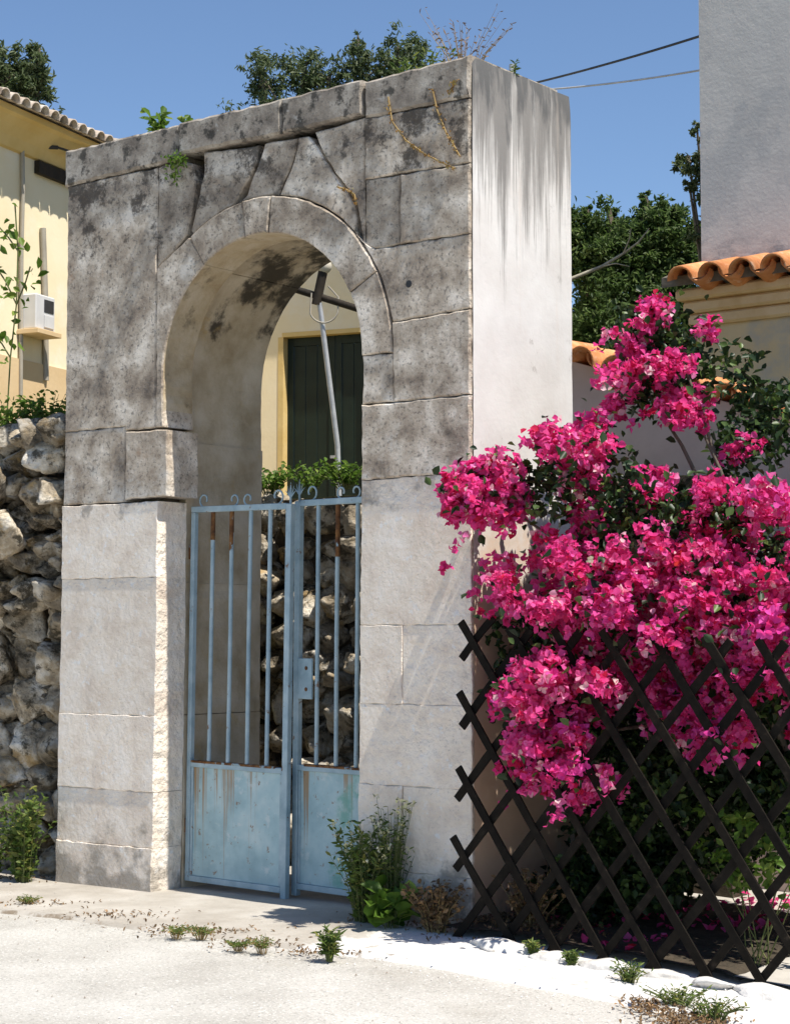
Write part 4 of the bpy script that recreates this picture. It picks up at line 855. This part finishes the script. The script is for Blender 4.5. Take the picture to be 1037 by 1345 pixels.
weed('dry_bush', 'brown dry bush at the pier corner beside the trellis foot', (-.10, -.20, 0), 50, .26, .20, .035, M['dry'], 14, .6, stem='dry_stem')
weed('dry_bush', 'brown dry bush behind the trellis foot under the plaster flank', (.36, .05, 0), 44, .32, .22, .035, M['dry'], 13, .6, stem='dry_stem')
weed('grass_tuft', 'round green tuft in the crack between road and apron', gz(432, 1256), 40, .13, .075, .05, M['weed'], 7, .2)
TG = 'small tufts along the road edge'
for px, py, h_, lab in ((232, 1227, .055, 'tiny green tuft in the apron edge below the left pier'), (264, 1228, .06, 'tiny yellowing tuft in the apron edge before the gate'), (312, 1243, .035, 'flat green sprig on the road edge before the gate'), (345, 1246, .07, 'thin dry sprig on the road edge before the gate'), (38, 1185, .05, 'tiny tuft at the road edge by the boulder wall')):
    weed('grass_tuft', lab, gz(px, py), 34, h_ * .8, .11, .026, M['weed'], 5, .22, group=TG, stem='dry_stem', r0=.002)
for px, py, h_, sp, lab in ((826, 1302, .09, .12, 'small green weed at the foot of the whitewashed kerb'), (890, 1325, .08, .20, 'dry grassy patch beside the whitewashed strip'), (935, 1338, .10, .22, 'dry grassy patch spreading into the road beyond the white strip'), (700, 1275, .07, .05, 'small sprig between two whitewashed kerb stones'), (750, 1285, .07, .05, 'little weed sprouting from the kerb under the trellis')):
    p = at_z(px, py, -.1); weed('kerb_weed', lab, (p.x, p.y, ground_z(p.x) - .012 * max(0, -p.y) - .003), 30, h_, sp, .03, M['weed'], 6, .3)
# on the gate's top and face
weed('leafy_sprout', 'bright green large leaved sprout growing on the coping of the gate', (XZ(190, 176)[0], .12, TOP - .02), 7, .20, .11, .085, M['lime_leaf'], 6, .5)
weed('leafy_sprout', 'small green two leaved sprout beside the joint in the coping', (XZ(238, 160)[0], .05, TOP - .02), 3, .09, .05, .06, M['lime_leaf'], 4, .55)
weed('dry_weed', 'tall thin dry weeds standing on top of the right pier', (XZ(560, 85)[0], .35, TOP - .02), 34, .40, .34, .03, M['dry'], 7, .25, stem='dry_stem', r0=.0028)
weed('leafy_sprout', 'green weeds among dry stalks on top of the right pier', (XZ(512, 95)[0], .3, TOP - .02), 18, .22, .28, .05, M['weed'], 8, .3)
weed('leafy_sprout', 'single tiny green shoot on the top edge of the plaster flank', (0.0, .45, TOP - .02), 4, .10, .02, .04, M['dark_leaf'], 5, .3)
def trailing(name, label, path, m, stem, n, ls, spread=.012):
    P0 = [Vector((*[XZ(*p)[0]], -.018, XZ(*p)[1])) for p in path]; r_ = empty(name, P0[0]); tag(r_, label, 'plant', 'plants rooted in the joints of the gate')
    mb = MB(); mb.tube([p - P0[0] for p in P0], .005, 5); mb.build('stem', M[stem], r_); L_ = []
    for _ in range(n):
        i = random.randrange(len(P0) - 1); p = P0[i].lerp(P0[i + 1], random.random()) - P0[0]; L_.append((p.x + random.gauss(0, spread), p.y - abs(random.gauss(0, spread)), p.z + random.gauss(0, spread)))
    leaves('leaves', L_, ls, m, r_, ratio=.5)
trailing('dry_trailing_plant', 'long dry orange stem trailing down the right pier to the block joint', [(512, 128), (517, 160), (535, 185), (560, 203), (590, 218), (600, 222)], M['orange_dry'], 'dry_stem', 70, .020, .009)
trailing('dry_trailing_plant', 'dry orange stem hanging beside the pier corner under the top block', [(570, 118), (576, 145), (588, 175), (600, 195), (606, 206)], M['orange_dry'], 'dry_stem', 55, .020, .009)
trailing('dry_trailing_plant', 'little tuft of orange growth in the crack above the arch', [(445, 246), (458, 250), (468, 256), (470, 270)], M['orange_dry'], 'dry_stem', 34, .02, .010)
trailing('hanging_plant', 'feathery green plant hanging from the joint under the coping', [(224, 212), (236, 208), (246, 210), (234, 222), (232, 240)], M['lime_leaf'], 'stem', 110, .03, .022)
trailing('dry_trailing_plant', 'yellow sprig in the small hole of the topmost block', [(592, 125), (598, 112), (602, 106)], M['orange_dry'], 'dry_stem', 16, .025)
# greenery on the terrace rim
for px, py, Y, h_, lab in ((20, 560, .45, .22, 'green weeds along the top of the boulder wall'), (62, 560, .5, .26, 'leafy weeds on the boulder wall top close to the pier')):
    p = at_y(px, py, Y); weed('terrace_weed', lab, (p.x, p.y, 2.98), 60, h_ + .08, .32, .05, M['lime_leaf'], 8, .5)
for px, lab, n_ in ((355, 'green ground cover on the rubble wall top left of the pole', 60), (455, 'green ground cover on the rubble wall top right of the pole', 60), (405, 'sparse green weeds on the rubble wall top behind the pole foot', 30)):
    p = at_y(px, 610, 1.75); weed('terrace_weed', lab, (p.x, p.y, 2.66), n_ // 2, .17, .30, .05, M['lime_leaf'], 8, .5)
# twig with leaves in front of the house at the left
p = at_y(12, 540, .6); r_ = empty('climbing_twig', (p.x, p.y, 2.75)); tag(r_, 'thin leafy twig rising in front of the cream house wall', 'twig')
mb = MB(); L_ = []
for path in ([(10, 540), (14, 470), (22, 400), (24, 330), (20, 268)], [(22, 400), (8, 370), (-5, 350)], [(24, 330), (10, 310), (-4, 295)], [(22, 400), (34, 370), (40, 350)], [(14, 470), (2, 450), (-8, 440)]):
    q = [at_y(a_, b_, .6) - r_.location for a_, b_ in path]; mb.tube(q, .006, 5)
    for _ in range(14):
        i = random.randrange(len(q) - 1); t_ = q[i].lerp(q[i + 1], random.random())
        if t_.z > .75: L_.append((t_.x + random.gauss(0, .05), t_.y + random.gauss(0, .05), t_.z + random.gauss(0, .04)))
mb.build('stems', M['stem'], r_); leaves('leaves', L_, .075, M['lime_leaf'], r_, ratio=.6)
# loose grit on the road and apron
mb = MB(); V = []; Fc = []
gp = []
for _ in range(900):
    x = random.uniform(-4.5, 3.5); y = random.uniform(-4.5, -.3) if random.random() < .5 else random.gauss(-1.05, .12)
    s_ = random.uniform(.003, .009); z = (road_z(x, y) if y < -1.0 else ground_z(x) - .012 * max(0, -y)) + s_ * .3; n0 = len(V)
    V += [(x + s_, y, z), (x - s_ * .8, y + s_ * .5, z), (x, y - s_, z), (x, y, z + s_)]; Fc += [(n0, n0 + 1, n0 + 3), (n0 + 1, n0 + 2, n0 + 3), (n0 + 2, n0, n0 + 3)]
mb.add(V, Fc); o = mb.build('grit', M['concrete']); tag(o, 'loose grit scattered over the road edge', 'grit', kind='stuff')

# dry litter gathered along the road edge, in the bed and at the wall foot
lp = []
for px, py, rx, ry, n_ in ((620,1225,70,12,500),(720,1235,70,14,500),(590,1215,40,10,250),(905,1322,50,12,520),(850,1308,30,8,200),(945,1336,40,8,300),(160,1207,60,5,90),(250,1228,70,6,170),(330,1243,50,5,90),(420,1256,40,5,90),(60,1192,50,4,60),(500,1212,40,8,120),(30,1160,40,4,60)):
    for _ in range(n_):
        g_ = at_z(px + random.gauss(0, rx * .6), py + random.gauss(0, ry * .6), -.03); z = max(ground_z(g_.x) - .012 * max(0, -g_.y), road_z(g_.x, g_.y) if g_.y < -.6 else -9)
        if g_.x > 0 and g_.y > -.24: z = ground_z(g_.x) + .06
        lp.append((g_.x, g_.y, z + random.uniform(.002, .010)))
o = leaves('dry_litter', lp, .026, M['dry'], None, ratio=.45, up=3); tag(o, 'dry brown leaf litter along the road edge and kerb', 'litter', kind='stuff')
